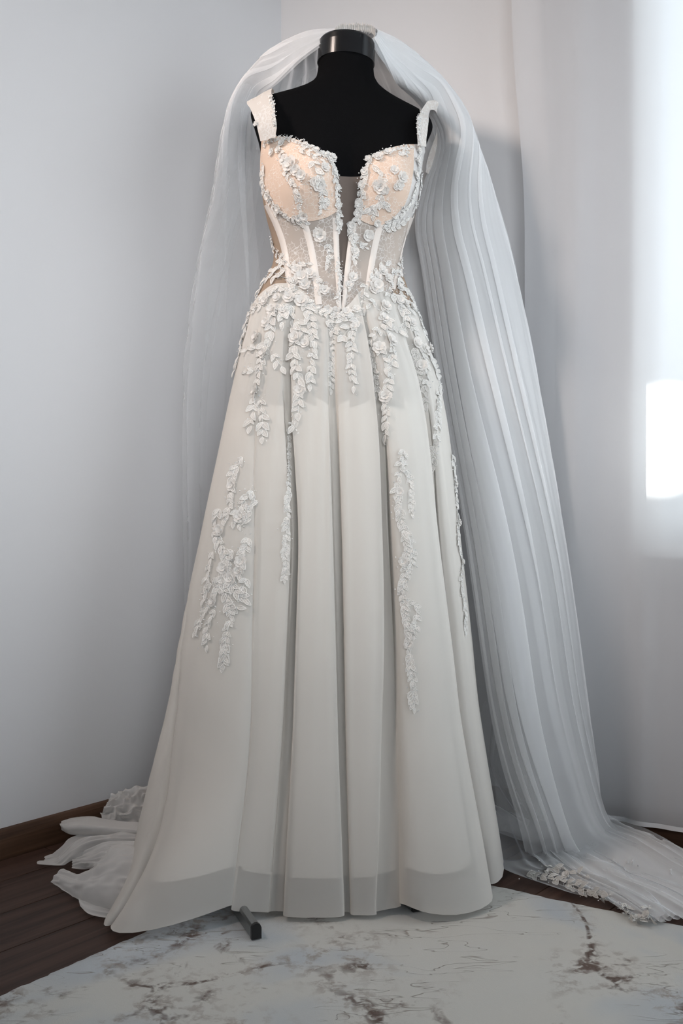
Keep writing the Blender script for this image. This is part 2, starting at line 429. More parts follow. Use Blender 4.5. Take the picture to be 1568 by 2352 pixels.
FORM = empty('dress_form', (0.0, D, 0.0), 'black fabric dress form with glossy neck cap and metal foot, under the gown', 'mannequin')
pts = torso(TH_, ZZ_)
v = pts.reshape(-1, 3).tolist(); nu, nv = pts.shape[:2]
f = grid_faces(nu, nv, True)
v.append([cx_(.84), D, 0.838]); kb = len(v) - 1
f += [(kb, ((i + 1) % nu) * nv, i * nv) for i in range(nu)]
v.append([cx_(1.53), D, 1.532]); kt = len(v) - 1
f += [(kt, i * nv + nv - 1, ((i + 1) % nu) * nv + nv - 1) for i in range(nu)]
mesh('torso', v, f, M_black, FORM)
# neck cap: a short glossy collar with a rounded crown, tilted a little with the form
prof = [(0.0530, 1.518), (0.0550, 1.5185), (0.0545, 1.548), (0.0535, 1.5575), (0.0505, 1.5615), (0.0485, 1.562), (0.020, 1.5625), (0.001, 1.5625)]
va, fa = [], []
n = 120
for i in range(n):
    a = 2 * math.pi * i / n
    for r, z in prof: va.append((cx_(z) + r * math.sin(a), D - r * math.cos(a), z + 0.004 * -math.sin(a) * 0.6))
for i in range(n):
    for j in range(len(prof) - 1):
        fa.append((i*len(prof) + j, ((i+1) % n)*len(prof) + j, ((i+1) % n)*len(prof) + j + 1, i*len(prof) + j + 1))
mesh('neck_cap', va, fa, M_gloss, FORM, False)
mb = MB(); mb.tube([(cx_(.84), D, 0.84), (0.004, D, 0.45), (0.004, D, 0.02)], 0.016, 20); mb.build('pole', M_steel, FORM, True)
mb = MB(); mb.tube([(0.004, D, 0.012), (0.004, D, 0.075)], 0.028, 20); mb.build('hub', M_cap, FORM, True)
def foot_leg(tip, hub):
    hub = np.array(hub); tip = np.array(tip); d = tip - hub; ln = np.linalg.norm(d); d /= ln; s = np.array([-d[1], d[0]])
    prof = [(-.0075, .004), (.0075, .004), (.0075, .020), (.0055, .0245), (.002, .0265), (-.002, .0265), (-.0055, .0245), (-.0075, .020)]
    def ring(p, k=1.0): return [(p[0] + s[0]*a*k, p[1] + s[1]*a*k, .015 + (z - .015)*k + .0045) for a, z in prof]
    mb = MB(); mb.prism(ring(hub), ring(hub + d*(ln - .006))); lg = mb.build('leg', M_steel, FORM)
    mb = MB(); mb.prism(ring(hub + d*(ln - .006), 1.06), ring(hub + d*ln, 1.06))
    c = hub + d*(ln - .012); mb.tube([(c[0], c[1], .0100), (c[0], c[1], 0.0062)], .004, 8)
    mb.build('end_cap', M_cap, lg)
t1 = PF(589, 2154, 0.010); t2 = PF(958, 2088, 0.012)
foot_leg(t1[:2], (-0.245, 1.835)); foot_leg(t2[:2], (0.012, D - 0.01)); foot_leg((0.185, D + 0.20), (0.012, D + 0.01)); foot_leg((-0.255, D + 0.05), (-0.01, D))
mb = MB(); mb.tube([(-0.247, 1.833, 0.022), (0.0, D, 0.024)], 0.008, 10); mb.build('brace', M_steel, FORM, True)

# ------------------------------------------------------------------ the gown
GOWN = empty('wedding_dress', (-0.03, D - 0.02, 0.0), 'ivory tulle wedding gown with beaded lace corset and full skirt on the black dress form', 'dress')
SCX, SCY = -0.020, D
th_s = np.linspace(-math.pi, math.pi, 361); z_s = np.linspace(0.85, 1.10, 26)
def polar_table(off):
    T = np.zeros((len(z_s), len(th_s)))
    tt = np.linspace(-math.pi, math.pi, 721)
    for i, z in enumerate(z_s):
        p = torso(tt, np.full_like(tt, z), off); dx, dy = p[:, 0] - SCX, p[:, 1] - SCY
        a = np.arctan2(dx, -dy); r = np.hypot(dx, dy); o = np.argsort(a)
        T[i] = np.interp(th_s, a[o], r[o], period=2 * math.pi)
    return T
PT = polar_table(0.006)
def torso_r(th, z):
    zi = np.clip((z - z_s[0]) / (z_s[1] - z_s[0]), 0, len(z_s) - 1.001); i = zi.astype(int); fz = zi - i
    tj = np.clip((th + math.pi) / (th_s[1] - th_s[0]), 0, len(th_s) - 1.001); j = tj.astype(int); ft = tj - j
    return ((PT[i, j]*(1-ft) + PT[i, j+1]*ft)*(1-fz) + (PT[i+1, j]*(1-ft) + PT[i+1, j+1]*ft)*fz)
ZK = [1.053, .974, .890, .765, .640, .515, .406, .306, .222, .114, .012]
QR = [0, .165, .303, .416, .489, .574, .652, .718, .796, .904, 1]
QL = [0, .10, .183, .293, .40, .50, .583, .657, .75, .884, 1]
RHT = [(-180, .36), (-150, .36), (-120, .355), (-90, .342), (-70, .350), (-50, .368), (-35, .352), (-20, .322), (0, .308), (20, .327), (40, .350), (60, .330),
       (80, .315), (100, .32), (130, .345), (180, .36)]
def wrap(th): return (th + math.pi) % (2 * math.pi) - math.pi
def skirt_r(th, z):
    th = wrap(th); deg = np.degrees(th)
    RH = pchip(*zip(*RHT), deg)
    kr = smooth01((deg + 60) / 120.0) if True else 0
    kr = np.where(np.abs(deg) > 90, np.where(deg > 0, 1.0, 0.0), kr)
    q = pchip(ZK, QR, z) * kr + pchip(ZK, QL, z) * (1 - kr)
    rt = torso_r(th, np.maximum(z, 1.053)); r0 = torso_r(th, np.full_like(z, 1.053))
    rA = np.where(z > 1.053, rt, r0 + (RH - r0) * q)
    rA = np.maximum(rA, np.where(z > 0.86, torso_r(th, z), 0))
    rA = rA + 0.150 * np.exp(-((deg + 38) / 12.0) ** 2) * np.clip((0.26 - z) / 0.26, 0, 1) ** 2
    return rA
def ztop(th):
    d = np.degrees(wrap(th))
    return pchip([-180, -100, -80, -48, -34, -12, 2, 16, 38, 55, 85, 100, 180], [1.06, 1.055, 1.052, 1.078, 1.074, 1.032, 1.012, 1.034, 1.072, 1.066, 1.045, 1.05, 1.06], d)
# where the fold valleys run: seen x at three heights of the photograph
VAL = [(551, 436, 242), (600, 592, 547), (652, 672, 632), (670, 692, 668), (752, 772, 803), (770, 793, 818), (842, 884, 876), (856, 913, 935), (934, 1008, 1113), (950, 1028, 1124)]
def theta_of(px, z):
    tt = np.linspace(R(-95), R(95), 400); zz = np.full_like(tt, z); r = skirt_r(tt, zz)
    p = np.stack([SCX + r*np.sin(tt), SCY - r*np.cos(tt), zz], -1); x, _ = proj(p)
    k0, k1 = np.argmin(x), np.argmax(x)
    return float(np.interp(px, x[k0:k1 + 1], tt[k0:k1 + 1]))
zk3 = [0.98, 0.565, 0.03]
VT = np.array([[theta_of(v[k], zk3[k]) for k in range(3)] for v in VAL])
nb = 9
back = np.array([[VT[-1][k] + (VT[0][k] + 2*math.pi - VT[-1][k]) * (i + 1) / (nb + 1) + 0.05 * math.sin(i * 2.7 + k) for k in range(3)] for i in range(nb)])
VT = np.vstack([VT, back])
nl = len(VT)
LOBE_AMP = np.array([0.55, 0.8, -1.0, 1.1, -0.8, 0.9, -1.0, 1.25, -1.0, 0.8] + [1.0, 0.8] * 5)[:nl]      # negative: a deep groove between two panels
def skirt_points(ns, nvv, scale=1.0, amp=1.0, zhem=0.014, over=1.12, phase=0.0):
    sv = np.linspace(0, 1, nvv) ** 0.85
    cols = []
    for li in range(nl):
        s = (1 - np.cos(np.linspace(0, math.pi, ns, endpoint=False))) / 2 * 0.55 + np.linspace(0, 1, ns, endpoint=False) * 0.45
        for sk in s:
            # first pass: z along the column
            ta = VT[li][2]; tb = VT[(li + 1) % nl][2] + (2*math.pi if li == nl - 1 else 0)
            sm = (VT[li][0] + (VT[(li + 1) % nl][0] + (2*math.pi if li == nl - 1 else 0) - VT[li][0]) * sk)
            z0 = float(ztop(np.array([sm]))[0]); dg = math.degrees(float(wrap(ta + (tb - ta) * sk)))
            zh = zhem + 0.020*math.exp(-((dg + 27)/7.0)**2) + 0.016*math.exp(-((dg - 27)/6.0)**2)
            z = z0 + (zh - z0) * sv
            a = pchip(zk3[::-1], VT[li][::-1], z); nx = VT[(li + 1) % nl] + (2*math.pi if li == nl - 1 else 0)
            b = pchip(zk3[::-1], nx[::-1], z)
            t = np.clip((z0 - z) / z0, 0, 1)
            ov = over * smooth01(t * 4)
            th = a + (b - a) * (sk - ov / (2*math.pi) * math.sin(2*math.pi*sk))
            r = skirt_r(th, z)
            wid = (b - a) * r
            A = amp * LOBE_AMP[li] * np.clip(wid, 0, 0.20) * (0.05 + 0.27 * smooth01(t * 1.8)) * np.clip(t * 14, 0, 1)
            h = (4 * sk * (1 - sk)) ** 0.5 if 0 < sk < 1 else 0.0
            if LOBE_AMP[li] < 0:
                A = -LOBE_AMP[li] * (0.012 + 0.014 * smooth01(t * 2.2) - 0.019 * smooth01((t - 0.45) / 0.5)) * np.clip(t * 14, 0, 1)
                h = 0.42 - 1.15 * math.sin(math.pi * sk) ** 0.8
            fine = 0.0011 * np.clip(t * 10, 0, 1) * (np.sin(th * 47 + 1.3 * np.sin(th * 9)) + 0.7 * np.sin(th * 83 + 2 * t)) * (1 - 0.6 * t)
            r = r * (1 - (1 - scale) * np.clip(t * 6, 0, 1)) + A * (h - 0.45) + fine
            r = np.where(z > 0.86, np.maximum(r, torso_r(wrap(th), z) - (1 - scale) * 0.02), r)
            cols.append(np.stack([SCX - 0.010 * t + r*np.sin(th), SCY - r*np.cos(th), z], -1))
    return np.array(cols)
SK = skirt_points(22, 96)
sk_o = grid('skirt', SK, M_tulle, GOWN, cu=True)
#DBG
SL = skirt_points(14, 70, scale=0.955, amp=0.55, zhem=0.065, over=0.8)
un = grid('underskirt', SL, [M_tulle2, M_yoke], GOWN, cu=True)      # net only above the hip, lined below
for p_ in un.data.polygons:
    if p_.center.z > 0.852: p_.material_index = 1

# bodice pieces, laid on the body by their outlines as the photograph shows them
BV = {o: torso_bvh(o) for o in (0.0015, 0.004, 0.006)}
CAMP = Vector((0, 0, CAMH))
def ray(bv, x, y, cx=780.0):
    for k in range(60):
        d = Vector(((x - 784.0) / F, 1.0, -(y - 1176.0) / F)).normalized()
        h = bv.ray_cast(CAMP, d)
        if h[0] is not None:
            n = h[1]
            if n.dot(d) > 0: n = -n
            return np.array(h[0]), np.array(n)
        x += 1.2 if x < cx else -1.2
    return None
def patch(name, top, bottom, left, right, nu, nv, off, mat, bulge=0.0):
    T, B_, L_, R_ = spline(top, nu), spline(bottom, nu), spline(left, nv), spline(right, nv)
    pts = np.zeros((nu, nv, 3))
    for i in range(nu):
        u = i / (nu - 1)
        for j in range(nv):
            v_ = j / (nv - 1)
            q = ((1-v_)*T[i] + v_*B_[i] + (1-u)*L_[j] + u*R_[j]
                 - ((1-u)*(1-v_)*T[0] + u*(1-v_)*T[-1] + (1-u)*v_*B_[0] + u*v_*B_[-1]))
            p, n = ray(BV[off], q[0], q[1])
            pts[i, j] = p + n * bulge * math.sin(math.pi*u) * math.sin(math.pi*v_)
    return grid(name, pts, mat, GOWN)
patch('bust_cup', [(600, 322), (618, 315), (640, 313), (680, 320), (715, 337), (742, 352), (766, 358)],
      [(611, 470), (640, 492), (675, 505), (712, 508), (748, 500), (777, 484)],
      [(600, 322), (597, 380), (601, 430), (611, 470)], [(766, 358), (768, 400), (774, 440), (777, 484)], 34, 30, 0.006, M_cup, 0.003)
patch('bust_cup', [(846, 366), (872, 351), (902, 338), (932, 332), (950, 331)],
      [(820, 500), (845, 514), (872, 518), (900, 503), (930, 470)],
      [(846, 366), (834, 410), (826, 455), (820, 500)], [(950, 331), (950, 380), (943, 430), (930, 470)], 30, 30, 0.006, M_cup, 0.003)
patch('side_lace_panel', [(938, 333), (958, 331), (975, 334)], [(862, 515), (905, 524), (950, 507)],
      [(938, 333), (932, 400), (915, 462), (862, 515)], [(975, 334), (978, 400), (966, 462), (950, 507)], 14, 26, 0.004, M_sidelace, 0.001)
patch('corset_panel', [(611, 470), (640, 492), (675, 505), (712, 508), (748, 500), (777, 484)],
      [(664, 662), (700, 690), (746, 722), (783, 735)],
      [(611, 470), (636, 540), (655, 610), (664, 662)], [(777, 484), (779, 560), (781, 640), (783, 735)], 40, 40, 0.004, M_net)
patch('corset_panel', [(820, 500), (845, 514), (872, 518), (912, 520), (950, 500)],
      [(783, 735), (825, 711), (860, 694), (899, 674)],
      [(820, 500), (805, 590), (790, 690), (783, 735)], [(950, 500), (932, 560), (914, 620), (899, 674)], 36, 40, 0.004, M_net)
patch('neckline_insert', [(755, 402), (785, 405), (815, 406), (850, 403)], [(776, 725), (782, 728), (786, 728), (792, 725)],
      [(755, 402), (765, 500), (772, 620), (776, 725)], [(850, 403), (832, 500), (806, 620), (792, 725)], 14, 44, 0.0015, M_taupe)
# nude side panels reaching round the waist and a low lace back
def tz_panel(name, th0, th1, z0f, z1f, nu, nv, off, mat):
    pts = np.zeros((nu, nv, 3))
    for i in range(nu):
        th = th0 + (th1 - th0) * i / (nu - 1); z0, z1 = z0f(th), z1f(th)
        zz = np.linspace(z1, z0, nv); pts[i] = torso(np.full(nv, th), zz, off)
    return grid(name, pts, mat, GOWN)
tz_panel('side_mesh_panel', R(-118), R(-38), lambda t: 1.03, lambda t: 1.27, 20, 30, 0.0028, M_nude)
tz_panel('side_mesh_panel', R(34), R(112), lambda t: 1.03, lambda t: 1.27, 20, 30, 0.0028, M_nude)
tz_panel('back_panel', R(112), R(242), lambda t: 1.05, lambda t: 1.29 - 0.05 * math.cos(t), 36, 24, 0.004, M_net)
# boning channels: narrow satin strips with a rounded section
def strip(name, path, wpx, off, mat, nv=36, h=0.0016, parent=None):
    c = spline(path, nv); pts = np.zeros((5, nv, 3))
    for j in range(nv):
        t = c[min(j+1, nv-1)] - c[max(j-1, 0)]; t /= np.linalg.norm(t); s = np.array([-t[1], t[0]])
        wj = wpx if isinstance(wpx, (int, float)) else np.interp(j/(nv-1), np.linspace(0, 1, len(wpx)), wpx)
        for i in range(5):
            a = (i - 2) / 2; q = c[j] + s * a * wj / 2; p, n = ray(BV[off], q[0], q[1]); pts[i, j] = p + n * (h * (1 - a*a) + 0.0003)
    return grid(name, pts, mat, parent or GOWN)
strip('boning_channel', [(613, 470), (634, 515), (650, 560), (659, 610), (667, 664)], 14, 0.004, M_satin)
strip('boning_channel', [(697, 506), (712, 560), (723, 620), (732, 700)], 15, 0.004, M_satin)
strip('boning_channel', [(770, 500), (772, 570), (776, 640), (780, 710)], [14, 12, 11, 9], 0.004, M_satin)
strip('boning_channel', [(812, 512), (803, 575), (795, 640), (788, 712)], [14, 13, 12, 8], 0.004, M_satin)
strip('boning_channel', [(874, 514), (862, 560), (851, 620), (842, 690)], 14, 0.004, M_satin)
strip('boning_channel', [(946, 500), (934, 545), (920, 600), (903, 665)], [9, 9, 9, 9], 0.004, M_satin)
strip('boning_channel', [(955, 490), (944, 540), (930, 590), (917, 640)], [5, 5, 5, 5], 0.004, M_satin)

# straps: lace ribbons over the shoulders
def ribbon(name, ea, eb, n, mat, wob=0.002, seed=0):
    a, b = spline([P(*q) for q in ea], n), spline([P(*q) for q in eb], n)
    m_ = 7; pts = np.zeros((m_, n, 3))
    for i in range(m_):
        u = i / (m_ - 1); pts[i] = a * (1 - u) + b * u
        pts[i] += wob * np.stack([vnoise(np.arange(n) * .35, np.full(n, u * 3.3), seed + k) for k in range(3)], -1)
    return grid(name, pts, mat, GOWN)
LSA = [(634, 316, 1.797), (634, 285, 1.79), (631, 255, 1.80), (624, 207, 1.845), (628, 212, 1.90), (632, 262, 1.97), (640, 320, 2.0)]
LSB = [(598, 324, 1.825), (590, 290, 1.825), (579, 260, 1.835), (566, 238, 1.865), (572, 238, 1.91), (590, 285, 1.98), (610, 330, 2.0)]
RSA = [(958, 333, 1.86), (957, 295, 1.868), (961, 262, 1.89), (983, 233, 1.94), (1016, 240, 2.0), (1018, 300, 2.045), (1008, 360, 2.065), (988, 402, 2.07)]
RSB = [(977, 336, 1.90), (983, 300, 1.905), (984, 266, 1.92), (990, 252, 1.97), (1002, 262, 1.995), (1003, 300, 2.03), (986, 352, 2.05), (976, 395, 2.06)]
ribbon('strap', LSA, LSB, 40, M_strap, 0.0015, 3)
ribbon('strap', RSA, RSB, 44, M_strap, 0.0015, 9)

# ------------------------------------------------------------------ lofted cloth
def loft(curves, nu, nv, depth=True):
    """surface through curves of equal key count; each key is (px, py, depth)"""
    c = [spline([P(*k) for k in cv], nv) if depth else spline(cv, nv) for cv in curves]
    c = np.array(c)                                        # guides x nv x 3
    out = np.zeros((nu, nv, 3))
    for j in range(nv): out[:, j] = spline(c[:, j], nu)
    return out
def pleat(S, s_new, disp):
    """re-sample a loft along its first axis at s_new (nu x nv, 0..1), pushed out by disp along the normal"""
    nu, nv = S.shape[:2]
    du = np.gradient(S, axis=0); dv = np.gradient(S, axis=1)
    n = np.cross(du, dv); n /= np.linalg.norm(n, axis=-1, keepdims=True) + 1e-12
    f = np.clip(s_new, 0, 1) * (nu - 1); i = np.clip(f.astype(int), 0, nu - 2); t = (f - i)[..., None]
    J = np.broadcast_to(np.arange(nv), s_new.shape)
    return S[i, J] * (1 - t) + S[i + 1, J] * t + (n[i, J] * (1 - t) + n[i + 1, J] * t) * disp[..., None]

# ------------------------------------------------------------------ the train of the gown, bunched on the floor at the left
def ruffle(curves, nu=50, nv=50, crumple=0.006, seed=1, fr=6.0, lift=0.006, part='train'):
    S = loft(curves, nu, nv)
    U, V = np.meshgrid(np.linspace(0, 1, nu), np.linspace(0, 1, nv), indexing='ij')
    nz = 1 - 2 * np.abs(vnoise(U * fr, V * fr * 0.6, seed)); nz2 = 1 - 2 * np.abs(vnoise(U * fr * 2.3 + 5, V * fr * 1.3, seed + 1))
    d = crumple * (nz + 0.45 * nz2 - 0.4)
    S = pleat(S, U, d)
    S[..., 2] = np.maximum(S[..., 2], lift + 0.002 * (nz + 1))
    return grid(part, S, M_train, GOWN)
ruffle([[(345, 1905, 2.00), (300, 1905, 2.02), (262, 1903, 2.03), (236, 1897, 2.04)],
        [(345, 1875, 2.03), (300, 1872, 2.03), (260, 1868, 2.03), (234, 1872, 2.02)],
        [(350, 1835, 2.05), (310, 1838, 2.05), (270, 1842, 2.05), (243, 1848, 2.04)],
        [(360, 1795, 2.07), (325, 1805, 2.07), (290, 1815, 2.07), (258, 1828, 2.06)],
        [(380, 1800, 2.08), (340, 1810, 2.08), (300, 1825, 2.08), (275, 1845, 2.06)]], 60, 50, 0.011, 11, 6)
ruffle([[(330, 1925, 1.93), (270, 1924, 1.94), (205, 1921, 1.945), (160, 1915, 1.95), (142, 1908, 1.96)],
        [(330, 1912, 1.90), (270, 1908, 1.91), (205, 1903, 1.92), (160, 1903, 1.93), (140, 1900, 1.95)],
        [(330, 1900, 1.92), (270, 1896, 1.93), (205, 1888, 1.94), (160, 1890, 1.95), (138, 1893, 1.96)],
        [(330, 1892, 1.97), (270, 1888, 1.98), (205, 1877, 1.99), (165, 1881, 1.99), (142, 1889, 1.99)],
        [(330, 1900, 2.02), (270, 1894, 2.03), (205, 1886, 2.03), (168, 1888, 2.02), (148, 1896, 2.01)],
        [(330, 1915, 2.02), (270, 1912, 2.03), (205, 1908, 2.03), (170, 1906, 2.01), (152, 1908, 1.99)]], 60, 50, 0.003, 21, 3)
ruffle([[(330, 1950, 1.86), (255, 1948, 1.86), (210, 1955, 1.86), (170, 1975, 1.85), (130, 1997, 1.845), (90, 1998, 1.85)],
        [(330, 1935, 1.87), (255, 1932, 1.87), (205, 1936, 1.87), (168, 1955, 1.86), (128, 1985, 1.855), (86, 1995, 1.855)],
        [(330, 1920, 1.90), (260, 1915, 1.90), (205, 1915, 1.90), (168, 1930, 1.90), (135, 1962, 1.885), (88, 1991, 1.87)],
        [(330, 1915, 1.96), (260, 1912, 1.96), (205, 1917, 1.95), (165, 1928, 1.94), (148, 1945, 1.92), (105, 1985, 1.89)]], 50, 60, 0.006, 31, 4)
ruffle([[(340, 1985, 1.76), (262, 1985, 1.775), (212, 1992, 1.80), (192, 1994, 1.82), (165, 1995, 1.83)],
        [(340, 1960, 1.79), (255, 1962, 1.80), (212, 1972, 1.82), (190, 1975, 1.835), (168, 1980, 1.845)],
        [(340, 1935, 1.83), (262, 1935, 1.84), (215, 1948, 1.85), (195, 1955, 1.86), (172, 1965, 1.87)]], 40, 40, 0.006, 41, 4)
ruffle([[(330, 2110, 1.61), (262, 2098, 1.635), (205, 2090, 1.66), (165, 2068, 1.70), (122, 2040, 1.755)],
        [(330, 2080, 1.62), (262, 2070, 1.64), (205, 2062, 1.67), (165, 2045, 1.71), (119, 2034, 1.76)],
        [(330, 2030, 1.65), (262, 2030, 1.67), (215, 2030, 1.69), (165, 2022, 1.73), (124, 2020, 1.77)],
        [(330, 1985, 1.70), (262, 1985, 1.71), (222, 2000, 1.73), (178, 2012, 1.76), (143, 2001, 1.785)],
        [(330, 1955, 1.76), (262, 1950, 1.77), (226, 1985, 1.775), (188, 2013, 1.785), (156, 2004, 1.80)],
        [(330, 1950, 1.82), (262, 1948, 1.82), (224, 1990, 1.80), (192, 2016, 1.80), (165, 2012, 1.80)]], 64, 56, 0.006, 51, 5)
ruffle([[(320, 2128, 1.595), (240, 2119, 1.61), (205, 2112, 1.622), (190, 2098, 1.645)],
        [(320, 2110, 1.61), (240, 2104, 1.625), (200, 2098, 1.64), (182, 2086, 1.665)],
        [(320, 2090, 1.64), (240, 2084, 1.66), (200, 2080, 1.675), (180, 2078, 1.69)]], 30, 40, 0.003, 61, 4)

# ------------------------------------------------------------------ the veil
VEIL = empty('bridal_veil', (0.03, 2.0, 0.0), 'long sheer white tulle veil gathered on the neck cap and trailing to the floor', 'veil')
G = [
 [(765, 88, 1.905), (735, 108, 1.90), (690, 142, 1.905), (640, 190, 1.935), (598, 225, 1.99), (575, 300, 2.02), (580, 450, 2.04), (600, 700, 2.08), (600, 1000, 2.15), (600, 1300, 2.22), (600, 1560, 2.26), (590, 1790, 2.28)],
 [(766, 76, 1.925), (700, 80, 1.945), (625, 116, 1.97), (572, 170, 1.99), (535, 235, 2.00), (510, 330, 2.01), (490, 450, 2.02), (455, 620, 2.03), (427, 870, 2.03), (425, 1100, 2.04), (430, 1400, 2.08), (430, 1790, 2.10)],
 [(785, 70, 1.95), (760, 80, 2.02), (720, 130, 2.10), (690, 200, 2.14), (670, 280, 2.16), (660, 380, 2.17), (655, 520, 2.18), (650, 720, 2.20), (640, 960, 2.23), (630, 1220, 2.27), (620, 1500, 2.31), (610, 1760, 2.34)],
 [(812, 66, 1.955), (830, 80, 2.03), (850, 130, 2.10), (880, 200, 2.13), (905, 280, 2.14), (925, 380, 2.15), (945, 520, 2.15), (970, 720, 2.15), (1010, 980, 2.15), (1060, 1300, 2.14), (1110, 1640, 2.11), (1160, 1850, 2.06)],
 [(858, 72, 1.935), (925, 106, 1.965), (1000, 170, 2.00), (1052, 240, 2.015), (1085, 320, 2.02), (1130, 450, 2.025), (1172, 600, 2.03), (1222, 850, 2.03), (1267, 1100, 2.03), (1312, 1400, 2.02), (1350, 1680, 2.0), (1385, 1876, 1.975)],
 [(860, 84, 1.91), (885, 118, 1.92), (930, 180, 1.945), (985, 225, 1.985), (1040, 290, 1.995), (1050, 380, 1.995), (1055, 520, 1.99), (1085, 740, 1.975), (1120, 1000, 1.95), (1165, 1320, 1.92), (1210, 1640, 1.87), (1270, 1880, 1.86)],
 [(856, 92, 1.905), (872, 125, 1.905), (905, 180, 1.94), (968, 240, 2.02), (1005, 330, 2.06), (975, 430, 2.08), (957, 515, 2.07), (972, 620, 2.06), (1003, 830, 2.04), (1065, 1200, 1.98), (1130, 1650, 1.90), (1190, 1890, 1.86)],
]
FL = [[], [], [],
      [(1240, 1905, 2.0), (1330, 1950, 1.92), (1395, 1985, 1.84)],
      [(1470, 1912, 1.93), (1550, 1946, 1.86), (1640, 2000, 1.78), (1700, 2080, 1.66)],
      [(1340, 1960, 1.88), (1420, 2030, 1.765), (1512, 2136, 1.585)],
      [(1215, 1975, 1.88), (1275, 2030, 1.765), (1370, 2076, 1.685), (1450, 2122, 1.60)]]
for g_, f_ in zip(G, FL): g_ += f_
NU, NVV = 120, 200
SV = loft(G, NU, NVV)
guide_u = np.linspace(0, 1, len(G))        # spline() spaces by arc length: measure where each guide really lies
def veil_sheet(name, u0, u1, ns, folds, pl, amp, seed, mat, off=0.0, opening=0.55, g0=2.1, g1=0.75, gl=0.85):
    s = np.linspace(0, 1, ns)[:, None]; v = np.linspace(0, 1, NVV)[None, :]
    r = np.random.default_rng(seed); ph = r.uniform(0, 6.28, 6)
    # every pleat has its own width, strength and a place down its length where it opens out
    s_ = s; s = np.clip(s + 0.085 * v * vnoise(s*folds*0.5 + 0*v, 0*s + 0*v, seed + 9) * smooth01(s/0.1) * smooth01((1-s)/0.1), 0, 1)
    cuts = np.cumsum(r.uniform(0.35, 1.8, folds)); cuts = np.concatenate([[0], cuts / cuts[-1]])
    i = np.clip(np.searchsorted(cuts, s, side='right') - 1, 0, folds - 1)
    wd = (cuts[i + 1] - cuts[i]); t = (s - cuts[i]) / wd
    st = r.uniform(0.2, 1.0, folds)[i]; op = r.uniform(0.25, 1.3, folds)[i]
    life = smooth01((v - 0.01) / 0.08) * (1 - 0.85*smooth01((v - op*opening) / 0.5))
    env = smooth01(s / 0.03) * smooth01((1 - s) / 0.03)
    sn = u0 + (u1 - u0) * np.clip(s_ + pl*wd*st*life*np.sin(2*math.pi*t)*env, 0, 1)
    a = amp * (0.10 + 0.90*smooth01(v*1.8)) * np.minimum(1.6, wd*folds) * (0.5 + 0.5*st)
    d = off + a*(0.5 - 0.5*np.cos(2*math.pi*t)) - 0.5*a
    d = d + 0.5*amp*vnoise(s*folds*0.45 + 0.3*v, v*1.2 + 0*s, seed + 5) * smooth01(v*3)
    Q = pleat(SV, sn, d * (1 - 0.4*smooth01((v - 0.85)/0.1)))
    lowest = 0.010 + 0.012*np.maximum(0, np.cos(2*math.pi*t))**3 * st + 0.004*(1 + vnoise(s*19 + 0*v, v*9 + 0*s, seed + 8))
    Q[..., 2] = np.maximum(Q[..., 2], lowest + 0.35*np.maximum(0, Q[..., 2]*0))
    o = grid(name, Q, mat, VEIL)
    at = o.data.attributes.new('gather', 'FLOAT', 'POINT')
    at.data.foreach_set('value', np.broadcast_to(g0 + (g1 - g0)*smooth01(v/gl), Q.shape[:2]).ravel().astype(np.float32))
    return o
veil_sheet('veil_layer', 0.0, 1.0, 560, 16, 0.60, 0.006, 5, M_veil_soft, 0.0, 0.12, 3.0, 1.0, 0.4)
veil_sheet('veil_layer', 0.47, 1.0, 640, 23, 0.85, 0.005, 17, M_veil, 0.006)
veil_sheet('veil_layer', 0.52, 0.98, 560, 17, 0.80, 0.005, 29, M_veil, -0.008)
veil_sheet('veil_layer', 0.0, 0.36, 220, 7, 0.9, 0.005, 23, M_veil_soft, 0.005, 0.10, 4.0, 0.6, 0.3)

# the end of the veil lying on the floor: sheets with long soft ridges
def floor_sheet(curves, nu, nv, seed, fr=5, amp=0.012, mat=None):
    S = loft(curves, nu, nv)
    U, V = np.meshgrid(np.linspace(0, 1, nu), np.linspace(0, 1, nv), indexing='ij')
    rid = np.maximum(0, 1 - 2.6*np.abs(vnoise(U*fr + 0.8*V, V*1.3, seed)))
    rid2 = np.maximum(0, 1 - 2.2*np.abs(vnoise(U*fr*1.9 - 1.2*V, V*2.1 + 3, seed + 1)))
    S[..., 2] = np.maximum(S[..., 2], 0.012) + amp*rid**1.5*(0.4 + 0.6*V) + 0.5*amp*rid2**1.5
    o = grid('veil_train', S, mat or M_veil_soft, VEIL)
    o.data.attributes.new('gather', 'FLOAT', 'POINT').data.foreach_set('value', np.full(nu*nv, 1.6, np.float32)); return o
floor_sheet([[(1128, 1700, 2.00), (1140, 1850, 1.96), (1150, 1960, 1.88), (1160, 2005, 1.815), (1300, 2062, 1.71)],
             [(1180, 1700, 1.98), (1195, 1870, 1.95), (1240, 1960, 1.88), (1310, 2020, 1.79), (1440, 2105, 1.635)],
             [(1240, 1700, 1.97), (1270, 1860, 1.95), (1340, 1940, 1.90), (1430, 2010, 1.80), (1515, 2142, 1.575)],
             [(1300, 1700, 1.98), (1335, 1860, 1.965), (1420, 1920, 1.92), (1500, 1985, 1.83), (1560, 2090, 1.66)],
             [(1352, 1700, 1.99), (1385, 1868, 1.975), (1470, 1908, 1.93), (1548, 1943, 1.865), (1640, 2010, 1.76)]], 90, 90, 71)
